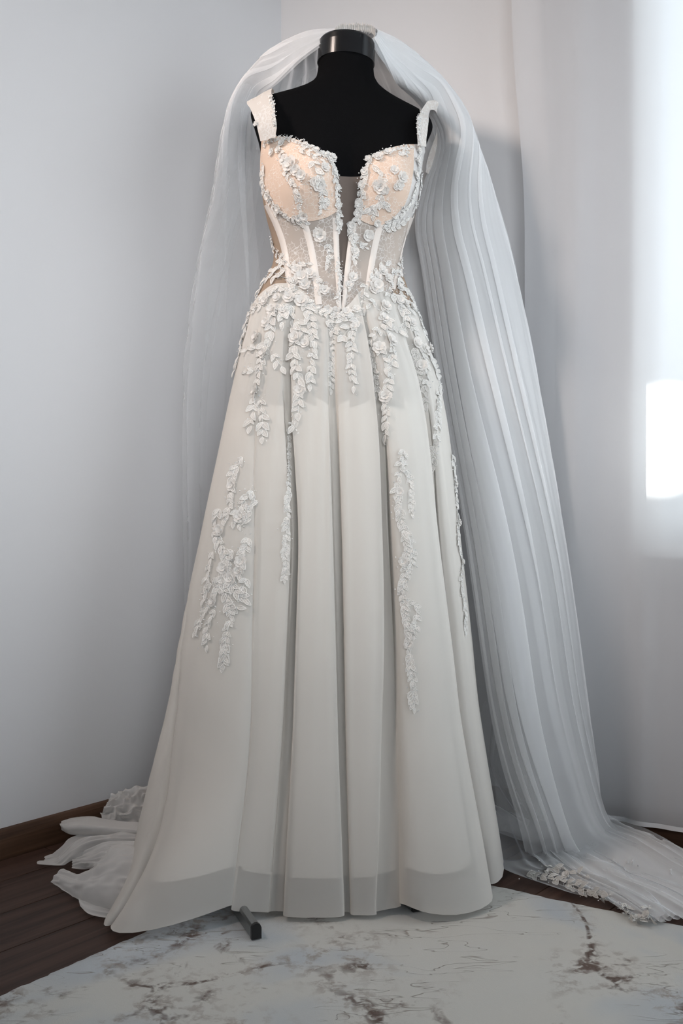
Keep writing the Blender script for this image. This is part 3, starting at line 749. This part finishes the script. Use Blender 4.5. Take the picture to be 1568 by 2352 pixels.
# ruched lace band that holds the gathers
band = spline([P(*q) for q in ((766, 80, 1.915), (775, 70, 1.92), (800, 64, 1.925), (830, 64, 1.925), (852, 68, 1.925), (862, 78, 1.92))], 160)
pts = np.zeros((9, 160, 3)); k = np.arange(160)
for i in range(9):
    a = i / 8.0
    pts[i] = band + np.array([0, -0.006, 0.011])*(a - 0.35)[None] if False else band + np.array([0, -0.006*(a-.4), 0.013*(a - 0.5)])
    wv = (0.0035*np.sin(k*0.9 + 2.2*a) + 0.002*np.sin(k*1.7 + 5*a)) * (0.35 + abs(a - 0.5)*1.6)
    pts[i, :, 1] += wv; pts[i, :, 2] += 0.0022*vnoise(k*.45, np.full(160, a*2.0), 5)
trim = grid('gathered_lace_trim', pts, M_petal, VEIL)

# ------------------------------------------------------------------ curtain
CUR = empty('sheer_curtain', (*(C0 + DR*1.5 + NR*0.08), 0.0), 'floor-length sheer white curtain hanging in front of the bright window', 'curtain')
ncu, ncv = 420, 40
def curtain_pts(z0, z1, nv, out=0.0):
    pts = np.zeros((ncu, nv, 3))
    for i in range(ncu):
        a = i / (ncu - 1)
        for j in range(nv):
            z = z1 + (z0 - z1) * j / (nv - 1); dn = (2.5 - z) / 2.5
            s0 = 0.655 + 0.030 * smooth01((1.75 - z) / 0.5) - 0.02*smooth01((0.5 - z)/0.5)
            s = s0 + (2.90 - s0) * a
            d = 0.070 + (0.012*math.sin(s*26 + 0.5*dn) + 0.006*math.sin(s*47 + 1.3 + dn) + 0.002*math.sin(s*95 + 2*dn)) * (0.55 + 0.45*dn)
            if a < 0.03: d += 0.012*math.cos(a/0.03*3.14/2)
            p = C0 + DR*s + NR*(d + out); pts[i, j] = (p[0], p[1], z + 0.004*math.sin(s*13))
    return pts
grid('curtain_panel', curtain_pts(0.055, 2.50, ncv), M_curtain, CUR)
grid('hem_band', curtain_pts(0.047, 0.056, 4, 0.0015), M_hem, CUR)

# ------------------------------------------------------------------ rug
RC = np.array([-0.025, 1.946]); RA = np.array([-0.602, -0.798]); RB_ = np.array([0.846, -0.533])
m, nt, out = mat_new('cream_marbled_pile')
b = N(nt, 'ShaderNodeBsdfPrincipled'); L(nt, b.outputs[0], out.inputs[0]); b.inputs['Roughness'].default_value = 0.95; b.inputs['Specular IOR Level'].default_value = 0.1
b.inputs['Sheen Weight'].default_value = 0.2
tc = N(nt, 'ShaderNodeTexCoord')
def noise(sc, det=4, dist=0.0, vec=None, rough=0.5):
    n = N(nt, 'ShaderNodeTexNoise'); n.inputs['Scale'].default_value = sc; n.inputs['Detail'].default_value = det; n.inputs['Distortion'].default_value = dist; n.inputs['Roughness'].default_value = rough
    L(nt, vec or tc.outputs['Object'], n.inputs['Vector']); return n.outputs['Fac']
def shift(v):
    mp = N(nt, 'ShaderNodeMapping'); mp.inputs['Location'].default_value = v; L(nt, tc.outputs['Object'], mp.inputs['Vector']); return mp.outputs[0]
base = ramp(nt, noise(2.6, 3, 0.6), [(0.36, (0.62, 0.60, 0.55)), (0.50, (0.61, 0.60, 0.56)), (0.60, (0.50, 0.53, 0.55)), (0.72, (0.63, 0.65, 0.66))])
def over(bottom, col, fac):
    mxx = N(nt, 'ShaderNodeMixRGB'); L(nt, fac, mxx.inputs[0]); L(nt, bottom, mxx.inputs[1]); mxx.inputs[2].default_value = (*col, 1); return mxx.outputs[0]
# mottled grey-brown clouds along the veins
vein = math_(nt, 'ABSOLUTE', math_(nt, 'SUBTRACT', noise(2.2, 5, 1.3, shift((3, 1, 0))), 0.5))
near = ramp(nt, vein, [(0.0, (1, 1, 1)), (0.10, (0, 0, 0))])
spots = ramp(nt, noise(46, 5, 0.3, None, 0.65), [(0.50, (0, 0, 0)), (0.62, (1, 1, 1))])
c1 = over(base, (0.33, 0.285, 0.25), math_(nt, 'MULTIPLY', math_(nt, 'MULTIPLY', near, spots), 0.92))
core = ramp(nt, vein, [(0.0, (1, 1, 1)), (0.012, (0.8, 0.8, 0.8)), (0.022, (0, 0, 0))])
patchy = ramp(nt, noise(5.5, 3, 0.5, shift((7, 2, 0))), [(0.42, (0, 0, 0)), (0.54, (1, 1, 1))])
rag = ramp(nt, noise(60, 4, 0.6, shift((1, 9, 0))), [(0.42, (0, 0, 0)), (0.55, (1, 1, 1))])
c2 = over(c1, (0.105, 0.066, 0.05), math_(nt, 'MULTIPLY', math_(nt, 'MULTIPLY', core, patchy), rag))
# big dark blotches
bl = ramp(nt, noise(7.5, 6, 0.7, shift((4.4, 6.1, 0)), 0.6), [(0.60, (0, 0, 0)), (0.66, (1, 1, 1))])
c3 = over(c2, (0.13, 0.085, 0.065), math_(nt, 'MULTIPLY', math_(nt, 'MULTIPLY', bl, rag), 0.9))
# short carved dashes
mp = N(nt, 'ShaderNodeMapping'); mp.inputs['Rotation'].default_value = (0, 0, 0.15); mp.inputs['Scale'].default_value = (7, 34, 1); L(nt, tc.outputs['Object'], mp.inputs['Vector'])
vo = N(nt, 'ShaderNodeTexNoise'); vo.inputs['Scale'].default_value = 1.0; vo.inputs['Detail'].default_value = 2; vo.inputs['Distortion'].default_value = 0.8; L(nt, mp.outputs[0], vo.inputs['Vector'])
dash = ramp(nt, math_(nt, 'ABSOLUTE', math_(nt, 'SUBTRACT', vo.outputs['Fac'], 0.56)), [(0.0, (1, 1, 1)), (0.010, (0, 0, 0))])
dm = math_(nt, 'MULTIPLY', dash, ramp(nt, noise(4.5, 2, 0.0, shift((2, 5, 0))), [(0.46, (0, 0, 0)), (0.52, (1, 1, 1))]))
c4 = over(c3, (0.30, 0.255, 0.22), math_(nt, 'MULTIPLY', dm, 0.8))
L(nt, c4, b.inputs['Base Color'])
hgt = math_(nt, 'SUBTRACT', math_(nt, 'MULTIPLY', noise(700, 2), 0.25), math_(nt, 'ADD', dm, math_(nt, 'MULTIPLY', near, 0.4)))
bu = N(nt, 'ShaderNodeBump'); bu.inputs['Strength'].default_value = 0.6; bu.inputs['Distance'].default_value = 0.003; L(nt, hgt, bu.inputs['Height']); L(nt, bu.outputs[0], b.inputs['Normal'])
M_rug = m
na, nb_ = 200, 220; LA, LB = 1.55, 1.95
pts = np.zeros((na, nb_, 3))
for i in range(na):
    for j in range(nb_):
        a = i/(na-1)*LA; bq = j/(nb_-1)*LB
        e = min(a, bq, LA - a, LB - bq); z = 0.0055*min(1.0, math.sqrt(max(0, e)/0.009)) + 0.0006*math.sin(a*37 + 3*math.sin(bq*23))
        pts[i, j] = (*(RC + RA*a + RB_*bq), max(0.0005, z) if e > 0 else 0.0005)
ed = 0.0028*vnoise(np.arange(nb_)*.7, np.zeros(nb_), 3); pts[0, :, :2] -= RA*ed[:, None]; pts[1, :, :2] -= RA*ed[:, None]*.7
ed = 0.0028*vnoise(np.arange(na)*.7, np.zeros(na), 4); pts[:, 0, :2] -= RB_*ed[:, None]; pts[:, 1, :2] -= RB_*ed[:, None]*.7
rug = grid('rug', pts, M_rug)
rug['label'] = 'cream rug with mottled grey and dark brown marbled veins on the plank floor'; rug['category'] = 'rug'

# ------------------------------------------------------------------ lace appliques: corded leaves, petalled flowers, beads
def leaf_mesh(name, width=0.46, curl=0.10, seed=0):
    r = np.random.default_rng(seed); n = 9; v, f, mi = [], [], []
    t = np.linspace(0, 1, n); wd = width * 0.5 * np.sin(math.pi * np.clip(t, 0, 1) ** 0.85) ** 0.9
    zc = curl * np.sin(math.pi * t) + 0.05 * t
    bend = 0.07 * (r.random() - 0.5) * np.sin(math.pi * t)
    for i in range(n):                     # fill, slightly trough shaped, three points across
        for k, q in enumerate((-0.86, 0, 0.86)):
            v.append((t[i], bend[i] + q * wd[i], zc[i] - 0.05 * (1 - abs(q)) * (wd[i] > 0.02) + 0.02))
    for i in range(n - 1):
        for k in range(2): f.append((i*3 + k, i*3 + k + 1, i*3 + k + 4, i*3 + k + 3)); mi.append(1)
    def cord(path, rad):
        m_ = len(path); b = len(v)
        for i in range(m_):
            tt = np.array(path[min(i+1, m_-1)]) - np.array(path[max(i-1, 0)]); tt /= np.linalg.norm(tt) + 1e-9
            s = np.array([-tt[1], tt[0], 0]); s /= np.linalg.norm(s) + 1e-9
            p = np.array(path[i])
            v.extend([tuple(p + s*rad), tuple(p + np.array([0, 0, rad*1.3])), tuple(p - s*rad)])
        for i in range(m_ - 1):
            for k in range(2): f.append((b + i*3 + k, b + i*3 + k + 1, b + i*3 + k + 4, b + i*3 + k + 3)); mi.append(0)
    cord([(t[i], bend[i] + wd[i], zc[i] + 0.02) for i in range(n)], 0.035)
    cord([(t[i], bend[i] - wd[i], zc[i] + 0.02) for i in range(n)], 0.035)
    cord([(t[i], bend[i], zc[i] - 0.01) for i in range(0, n - 1, 2)], 0.028)
    me = bpy.data.meshes.new(name); me.from_pydata(v, [], f); me.update()
    me.materials.append(M_lace); me.materials.append(M_lacefill); me.polygons.foreach_set('material_index', mi)
    me.polygons.foreach_set('use_smooth', [True]*len(f)); return me
def flower_mesh(name, petals=6, seed=0):
    r = np.random.default_rng(seed); v, f = [], []
    for layer, (r0, r1, zt, npt) in enumerate(((0.10, 1.0, 0.28, petals), (0.06, 0.62, 0.46, petals - 1))):
        for p in range(npt):
            a0 = 2*math.pi*(p + 0.5*layer)/npt + r.uniform(-.12, .12); da = math.pi/npt*1.12
            b = len(v); nr, na_ = 4, 5
            for i in range(nr):
                q = i/(nr - 1)
                for j in range(na_):
                    w_ = (j/(na_-1)*2 - 1); rad = (r0 + (r1 - r0)*q)*(1 - 0.16*abs(w_)**2.5*(q > .6)) * (1 + r.uniform(-.03, .03))
                    a = a0 + da*w_*(0.55 + 0.45*q)
                    z = 0.06 + zt*q*q*(1 - 0.45*w_*w_) + 0.05*layer + r.uniform(-.015, .015)
                    v.append((rad*math.cos(a), rad*math.sin(a), z))
            for i in range(nr - 1):
                for j in range(na_ - 1): f.append((b + i*na_ + j, b + i*na_ + j + 1, b + (i+1)*na_ + j + 1, b + (i+1)*na_ + j))
    me = bpy.data.meshes.new(name); me.from_pydata(v, [], f); me.update(); me.materials.append(M_petal)
    me.polygons.foreach_set('use_smooth', [True]*len(f)); return me
LEAVES = [leaf_mesh('leaf', 0.50, 0.10, 1), leaf_mesh('leaf', 0.42, 0.16, 2), leaf_mesh('leaf', 0.56, 0.06, 3)]
FLOWERS = [flower_mesh('flower', 6, 1), flower_mesh('flower', 7, 2), flower_mesh('flower', 5, 3)]
ICO_V, ICO_F = None, None
def ico():
    g = (1 + 5**.5)/2; v = np.array([(-1, g, 0), (1, g, 0), (-1, -g, 0), (1, -g, 0), (0, -1, g), (0, 1, g), (0, -1, -g), (0, 1, -g), (g, 0, -1), (g, 0, 1), (-g, 0, -1), (-g, 0, 1)])
    f = [(0,11,5),(0,5,1),(0,1,7),(0,7,10),(0,10,11),(1,5,9),(5,11,4),(11,10,2),(10,7,6),(7,1,8),(3,9,4),(3,4,2),(3,2,6),(3,6,8),(3,8,9),(4,9,5),(2,4,11),(6,2,10),(8,6,7),(9,8,1)]
    return v/np.linalg.norm(v[0]), f
ICO_V, ICO_F = ico()

def bvh_of(objs):
    v, f = [], []
    for o in objs:
        b = len(v); off = base_of(o) if False else Vector((0, 0, 0))
        v += [tuple(q.co) for q in o.data.vertices]; f += [tuple(b + k for k in p.vertices) for p in o.data.polygons]
    return BVHTree.FromPolygons(v, f)
FRONT = bvh_of([o for o in GOWN.children if o.name.split('.')[0] in ('skirt', 'bust_cup', 'side_lace_panel', 'corset_panel', 'side_mesh_panel', 'boning_channel', 'strap')])
UNDER = bvh_of([o for o in GOWN.children if o.name.split('.')[0] == 'underskirt'])
def hit(bv, x, y):
    for k in (0, 2, -2, 4, -4, 7, -7, 10, -10, 14, -14):
        d = Vector(((x + k - 784.0) / F, 1.0, -(y - 1176.0) / F)).normalized()
        h = bv.ray_cast(CAMP, d)
        if h[0] is not None:
            n = h[1]
            if n.dot(d) > 0: n = -n
            return np.array(h[0]), np.array(n)
    return None
N_LEAF = {}
small_v, small_f, small_m = [], [], []
def place(me, name, parent, p, n, t, size, roll=0.0, tilt=0.0, lift=0.0012):
    n = Vector(n).normalized(); t = Vector(t); t = (t - n * t.dot(n)).normalized(); b = n.cross(t)
    M = Matrix(((t.x, b.x, n.x, 0), (t.y, b.y, n.y, 0), (t.z, b.z, n.z, 0), (0, 0, 0, 1)))
    M = M @ Matrix.Rotation(roll, 4, 'Z') @ Matrix.Rotation(-tilt, 4, 'Y') @ Matrix.Scale(size, 4)
    M.translation = Vector(p) + n * lift
    return M
def spray(flowers, chains, beads=30, bv=None, name='lace_applique', parent=None, seed=0, leafscale=1.12, spread=10):
    """flowers: (x, y, radius) and chains: ([points], leaf length) as seen in the photograph, laid on the cloth itself"""
    rr = random.Random(seed * 101 + 5); bv = bv or FRONT; parent = parent or GOWN
    stem = MB(); todo = []; spots = []
    for pts, ln in chains:
        q = np.array(pts, float); tot = np.sum(np.linalg.norm(np.diff(q, axis=0), axis=1))
        m_ = max(3, int(tot / (ln * 0.70))); c = spline(q, m_) if len(q) > 2 else polyline(q, m_)
        hs = [hit(bv, x, y) for x, y in c]; hs = [h for h in hs if h is not None]
        if len(hs) < 2: continue
        stem.tube([h[0] + h[1]*0.0012 for h in hs], 0.0006, 4)
        for k in range(len(hs)):
            p, n = hs[k]; p2 = hs[min(k + 1, len(hs) - 1)][0]; p1 = hs[max(k - 1, 0)][0]
            t = p2 - p1; sz = 1.08 * ln * leafscale * p[1] / F
            sides = (1, -1) if k % 2 == 0 or rr.random() < 0.55 else ((1,) if rr.random() < .5 else (-1,))
            if k == len(hs) - 1: sides = (0,)
            for sd_ in sides:
                todo.append((p, n, t, sz * rr.uniform(0.72, 1.12), sd_ * R(rr.uniform(18, 46)) + R(rr.uniform(-10, 10)), R(rr.uniform(-3, 9))))
            spots.append((p, n, sz))
    o = None
    if stem.v: o = stem.build(name, M_lace, parent, True)
    fl = []
    for x, y, r_ in flowers:
        h = hit(bv, x, y)
        if h is None: continue
        fl.append((h[0], h[1], r_ * h[0][1] / F)); spots.append((h[0], h[1], r_ * 1.2 * h[0][1] / F)); spots.append(spots[-1]); spots.append(spots[-1])
    if o is None:
        mb_ = MB(); p, n, r_ = fl[0]; mb_.tube([p, p + n * 0.002], 0.002, 6); o = mb_.build(name, M_lace, parent, True)
    for p, n, r_ in fl:
        M = place(None, 'flower', o, p, n, (1, 0.1, 0.2), r_, rr.uniform(0, 6.28), 0, 0.0018)
        ob = bpy.data.objects.new('flower', rr.choice(FLOWERS)); COL.objects.link(ob); ob.parent = o; ob.matrix_basis = M
        N_FL[0] += 1
    for p, n, t, sz, roll, tilt in todo:
        M = place(None, 'leaf', o, p, n, t, sz, roll, tilt, 0.0009)
        me = rr.choice(LEAVES)
        if N_LEAF.get(parent.name, 0) < 298:
            ob = bpy.data.objects.new('leaf', me); COL.objects.link(ob); ob.parent = o; ob.matrix_basis = M; N_LEAF[parent.name] = N_LEAF.get(parent.name, 0) + 1
        else:
            b = len(small_v); small_v.extend([tuple(M @ w_.co) for w_ in me.vertices]); small_f.extend([tuple(b + k for k in pl.vertices) for pl in me.polygons]); small_m.extend([pl.material_index for pl in me.polygons])
    bv_, bf_, bm_ = [], [], []
    for k in range(int(beads*1.8) if spots else 0):
        p, n, sz = rr.choice(spots); n = np.array(n)
        d = np.array([rr.gauss(0, 1) for _ in range(3)]); d -= n*np.dot(d, n)
        c = p + d * sz * 0.42 + n * (0.0022 + 0.0012*rr.random()); rad = rr.choice((0.0007, 0.0009, 0.0012)); b = len(bv_)
        bv_.extend([tuple(c + rad*q) for q in ICO_V]); bf_.extend([tuple(b + k2 for k2 in q) for q in ICO_F]); bm_.extend([0 if rr.random() < .6 else 1]*20)
    if bv_:
        me = bpy.data.meshes.new('beads'); me.from_pydata(bv_, [], bf_); me.materials.append(M_bead); me.materials.append(M_sequin)
        me.polygons.foreach_set('material_index', bm_); me.update()
        ob = bpy.data.objects.new('beads', me); COL.objects.link(ob); ob.parent = o; ob['kind'] = 'stuff'
    return o
N_FL = [0]
# --- skirt, upper tier
spray([(591, 774, 17), (607, 811, 15), (589, 897, 17), (612, 742, 13)],
      [([(628, 715), (621, 772), (603, 811), (596, 868), (589, 897), (577, 979)], 21), ([(600, 920), (603, 960), (603, 1004)], 20),
       ([(603, 811), (585, 800), (568, 805)], 19), ([(628, 815), (646, 843)], 18), ([(596, 850), (568, 854)], 18)], 90, seed=1)
spray([(678, 776, 16), (700, 790, 12), (689, 897, 16)],
      [([(668, 704), (678, 776), (675, 811), (682, 854), (689, 897), (684, 954), (675, 978)], 20), ([(700, 701), (716, 747), (721, 783), (714, 826), (711, 884)], 19), ([(684, 740), (700, 770)], 18)], 80, seed=2)
spray([(755, 745, 10)], [([(750, 738), (763, 768), (764, 808), (761, 840), (757, 892)], 15), ([(752, 738), (766, 750), (784, 772)], 19)], 30, seed=3)
spray([(812, 752, 10)], [([(820, 738), (808, 768), (807, 808), (806, 840), (812, 888)], 16), ([(822, 738), (806, 750), (788, 772)], 19)], 34, seed=4)
spray([(884, 704, 15), (880, 732, 13), (871, 801, 17), (896, 783, 17), (886, 911, 17)],
      [([(882, 704), (875, 747), (857, 776), (853, 811), (861, 854), (864, 904)], 18), ([(886, 747), (896, 783), (900, 826), (896, 854), (889, 886), (886, 911), (889, 961), (887, 997)], 19), ([(871, 801), (882, 830), (884, 846)], 18), ([(886, 735), (915, 762)], 20)], 110, seed=5)
spray([(955, 790, 14), (975, 805, 16), (985, 800, 13), (968, 840, 14), (945, 742, 12)],
      [([(939, 711), (948, 758), (970, 811), (978, 854), (978, 925)], 17), ([(985, 815), (1007, 880), (1003, 925), (1003, 983), (996, 1025), (996, 1065)], 18), ([(957, 708), (975, 742), (985, 770)], 15), ([(950, 800), (958, 850), (968, 890)], 16)], 150, seed=6)
spray([], [([(572, 726), (552, 760), (541, 793), (538, 848)], 17), ([(600, 706), (575, 720), (556, 745)], 15)], 36, seed=7)
# --- along the waist seam
spray([(664, 684, 15), (692, 692, 17), (625, 712, 14), (610, 692, 12), (650, 715, 12), (637, 685, 11)],
      [([(577, 712), (602, 690), (634, 668), (664, 662)], 16), ([(664, 664), (690, 684), (712, 704)], 17), ([(645, 700), (648, 740)], 18), ([(668, 702), (650, 728)], 20)], 150, seed=8)
spray([(770, 716, 12), (795, 719, 13), (752, 712, 11), (818, 712, 11), (782, 729, 10)],
      [([(710, 702), (735, 716), (762, 728), (783, 735)], 15), ([(860, 694), (838, 706), (810, 722), (786, 734)], 17)], 100, seed=9)
spray([(916, 690, 12), (930, 698, 11), (945, 705, 10)], [([(898, 678), (915, 696), (930, 728), (931, 756)], 17), ([(920, 684), (945, 696), (957, 712)], 15)], 60, seed=10)
# --- lower tier
spray([(534, 1116, 14), (552, 1187, 16), (507, 1218, 15), (514, 1305, 16), (530, 1330, 16), (553, 1290, 15), (548, 1312, 14), (512, 1335, 13), (490, 1382, 12)],
      [([(558, 1051), (538, 1089), (534, 1116), (529, 1156), (520, 1190)], 16), ([(580, 1129), (556, 1160), (545, 1188)], 16), ([(505, 1170), (494, 1210), (507, 1250), (520, 1277), (511, 1330), (494, 1370), (467, 1411), (453, 1448)], 17),
       ([(489, 1268), (480, 1312), (476, 1340)], 16), ([(570, 1237), (556, 1280), (552, 1312), (530, 1335)], 16), ([(565, 1330), (552, 1366)], 15),
       ([(516, 1350), (529, 1411), (520, 1464), (514, 1527)], 17), ([(494, 1402), (478, 1440), (476, 1482)], 15), ([(520, 1390), (545, 1395)], 17), ([(538, 1195), (556, 1205), (578, 1150)], 16), ([(500, 1330), (480, 1350), (470, 1375)], 16), ([(535, 1265), (525, 1300), (535, 1345), (560, 1375)], 17)], 300, seed=11, leafscale=1.3)
spray([(916, 1130, 12), (926, 1290, 12), (938, 1480, 12), (1050, 1180, 1)][:3],
      [([(927, 1036), (912, 1112), (918, 1179), (934, 1268), (925, 1357), (936, 1446), (944, 1536), (951, 1625)], 17), ([(922, 1060), (940, 1110), (945, 1180)], 14), ([(932, 1220), (946, 1260), (940, 1320)], 14), ([(930, 1380), (955, 1400), (950, 1460)], 14)], 110, seed=12)
spray([(1044, 1112, 9), (1052, 1200, 9), (1058, 1290, 10)],
      [([(1041, 1045), (1043, 1112), (1048, 1179), (1050, 1246), (1059, 1290), (1056, 1335), (1064, 1393), (1066, 1446)], 15)], 90, seed=13)
spray([], [([(659, 985), (661, 1060), (660, 1134), (657, 1220), (653, 1330)], 14)], 24, bv=FRONT, seed=14)
# --- corset
spray([(668, 378, 20), (693, 403, 13), (655, 368, 14), (681, 392, 14)], [([(655, 390), (672, 420), (683, 445), (690, 480)], 15), ([(645, 352), (656, 378)], 14)], 70, seed=15)
spray([(731, 424, 16), (745, 385, 12), (722, 418, 12)], [([(720, 372), (728, 400), (738, 430), (742, 465)], 18), ([(690, 345), (712, 352), (735, 366)], 15), ([(752, 455), (738, 480)], 16)], 70, seed=16)
spray([(763, 362, 10), (768, 392, 9), (776, 430, 9), (779, 470, 9), (781, 512, 10), (757, 370, 9), (752, 356, 8)], [([(760, 356), (767, 396), (775, 436), (778, 485), (781, 526)], 12)], 110, seed=17)
spray([(648, 330, 10), (640, 345, 9), (625, 350, 9), (700, 334, 8), (725, 346, 9), (742, 356, 9)], [([(606, 330), (640, 318), (680, 325), (715, 342), (745, 358)], 11)], 150, seed=18)
spray([(618, 452, 11), (640, 478, 11), (697, 496, 12), (686, 500, 9)], [([(606, 380), (604, 420), (616, 458), (640, 486), (672, 502), (700, 512)], 14), ([(614, 436), (626, 462)], 14)], 80, seed=19)
spray([(734, 541, 16), (728, 533, 10)], [([(750, 562), (757, 590), (752, 610)], 13)], 50, seed=20)
spray([(693, 638, 18), (712, 630, 14), (682, 622, 14), (700, 655, 14), (676, 648, 12), (745, 667, 12)], [([(672, 612), (690, 604), (706, 606)], 15), ([(735, 640), (732, 668)], 13), ([(775, 600), (780, 650), (776, 690)], 11)], 130, seed=21)
spray([(846, 366, 9), (836, 395, 10), (828, 425, 10), (818, 470, 11), (815, 490, 11), (808, 520, 11), (812, 545, 10), (815, 580, 9)], [([(845, 364), (833, 405), (823, 445), (812, 490), (806, 530), (812, 570), (814, 596)], 13)], 140, seed=22)
spray([(874, 430, 16), (866, 424, 11), (884, 436, 11)], [([(872, 418), (880, 402), (870, 396)], 17), ([(876, 448), (864, 470), (850, 478)], 17), ([(874, 462), (884, 472)], 15), ([(860, 470), (858, 492)], 14)], 50, seed=23)
spray([(916, 424, 12), (922, 408, 14), (910, 428, 9), (905, 392, 11), (890, 352, 11), (870, 362, 12)], [([(852, 362), (880, 352), (910, 344), (940, 340)], 12), ([(915, 356), (932, 352)], 14)], 110, seed=24)
spray([(958, 345, 10), (956, 372, 11), (952, 402, 11)], [([(962, 338), (960, 380), (955, 425), (938, 470), (912, 498), (888, 516)], 14), ([(966, 400), (966, 440), (950, 478)], 12)], 170, seed=25)
spray([(845, 541, 14), (866, 512, 9)], [([(884, 525), (905, 520), (930, 505)], 14), ([(826, 560), (838, 568)], 12)], 50, seed=26)
spray([(863, 658, 19), (858, 665, 13), (877, 623, 13), (890, 640, 12), (866, 636, 11), (810, 638, 12), (800, 655, 10)], [([(850, 640), (868, 622), (885, 610)], 14), ([(905, 620), (898, 650), (888, 672)], 14), ([(838, 655), (832, 690)], 13), ([(812, 626), (804, 660)], 13)], 150, seed=27)
# --- lace edging of the cut-out sides
spray([], [([(621, 548), (630, 570), (645, 590), (660, 606)], 14), ([(650, 602), (632, 622), (608, 645), (584, 676)], 17), ([(655, 622), (632, 632), (660, 640)], 20)], 60, seed=28)
spray([(916, 660, 12)], [([(922, 600), (915, 628), (922, 655), (940, 682), (955, 704)], 15), ([(912, 640), (918, 668)], 15)], 70, seed=29)
# --- on the straps
spray([(585, 285, 7), (632, 284, 6)], [([(622, 220), (628, 250), (630, 280)], 9)], 46, seed=30)
spray([], [([(961, 240 + 18), (959, 290), (961, 325)], 8)], 60, seed=31)
VB = bvh_of([o for o in VEIL.children if o.name.split('.')[0] in ('veil_layer', 'veil_train')])
spray([(1262, 2005, 11), (1300, 2012, 11), (1288, 1998, 10), (1330, 2030, 10)], [([(1210, 2010), (1245, 2016), (1290, 2024), (1335, 2040), (1380, 2052)], 20), ([(1255, 1990), (1275, 1996), (1310, 2004), (1345, 2014)], 20), ([(1300, 2036), (1350, 2050), (1400, 2058)], 18)], 60, bv=VB, parent=VEIL, seed=41)
spray([(1465, 2112, 14), (1485, 2104, 12), (1492, 2122, 12), (1450, 2122, 11)], [([(1438, 2084), (1452, 2104), (1476, 2126)], 20), ([(1485, 2086), (1496, 2108), (1490, 2132)], 20), ([(1425, 2078), (1436, 2092)], 18)], 90, bv=VB, parent=VEIL, seed=42)
if small_v:
    me = bpy.data.meshes.new('small_leaves'); me.from_pydata(small_v, [], small_f); me.update(); me.materials.append(M_lace); me.materials.append(M_lacefill); me.polygons.foreach_set('material_index', small_m)
    me.polygons.foreach_set('use_smooth', [True]*len(small_f))
    o = bpy.data.objects.new('small_leaves', me); COL.objects.link(o); attach(o, GOWN); o['kind'] = 'stuff'
print('LEAVES', N_LEAF, 'FLOWERS', N_FL, 'joined', len(small_v)//60)
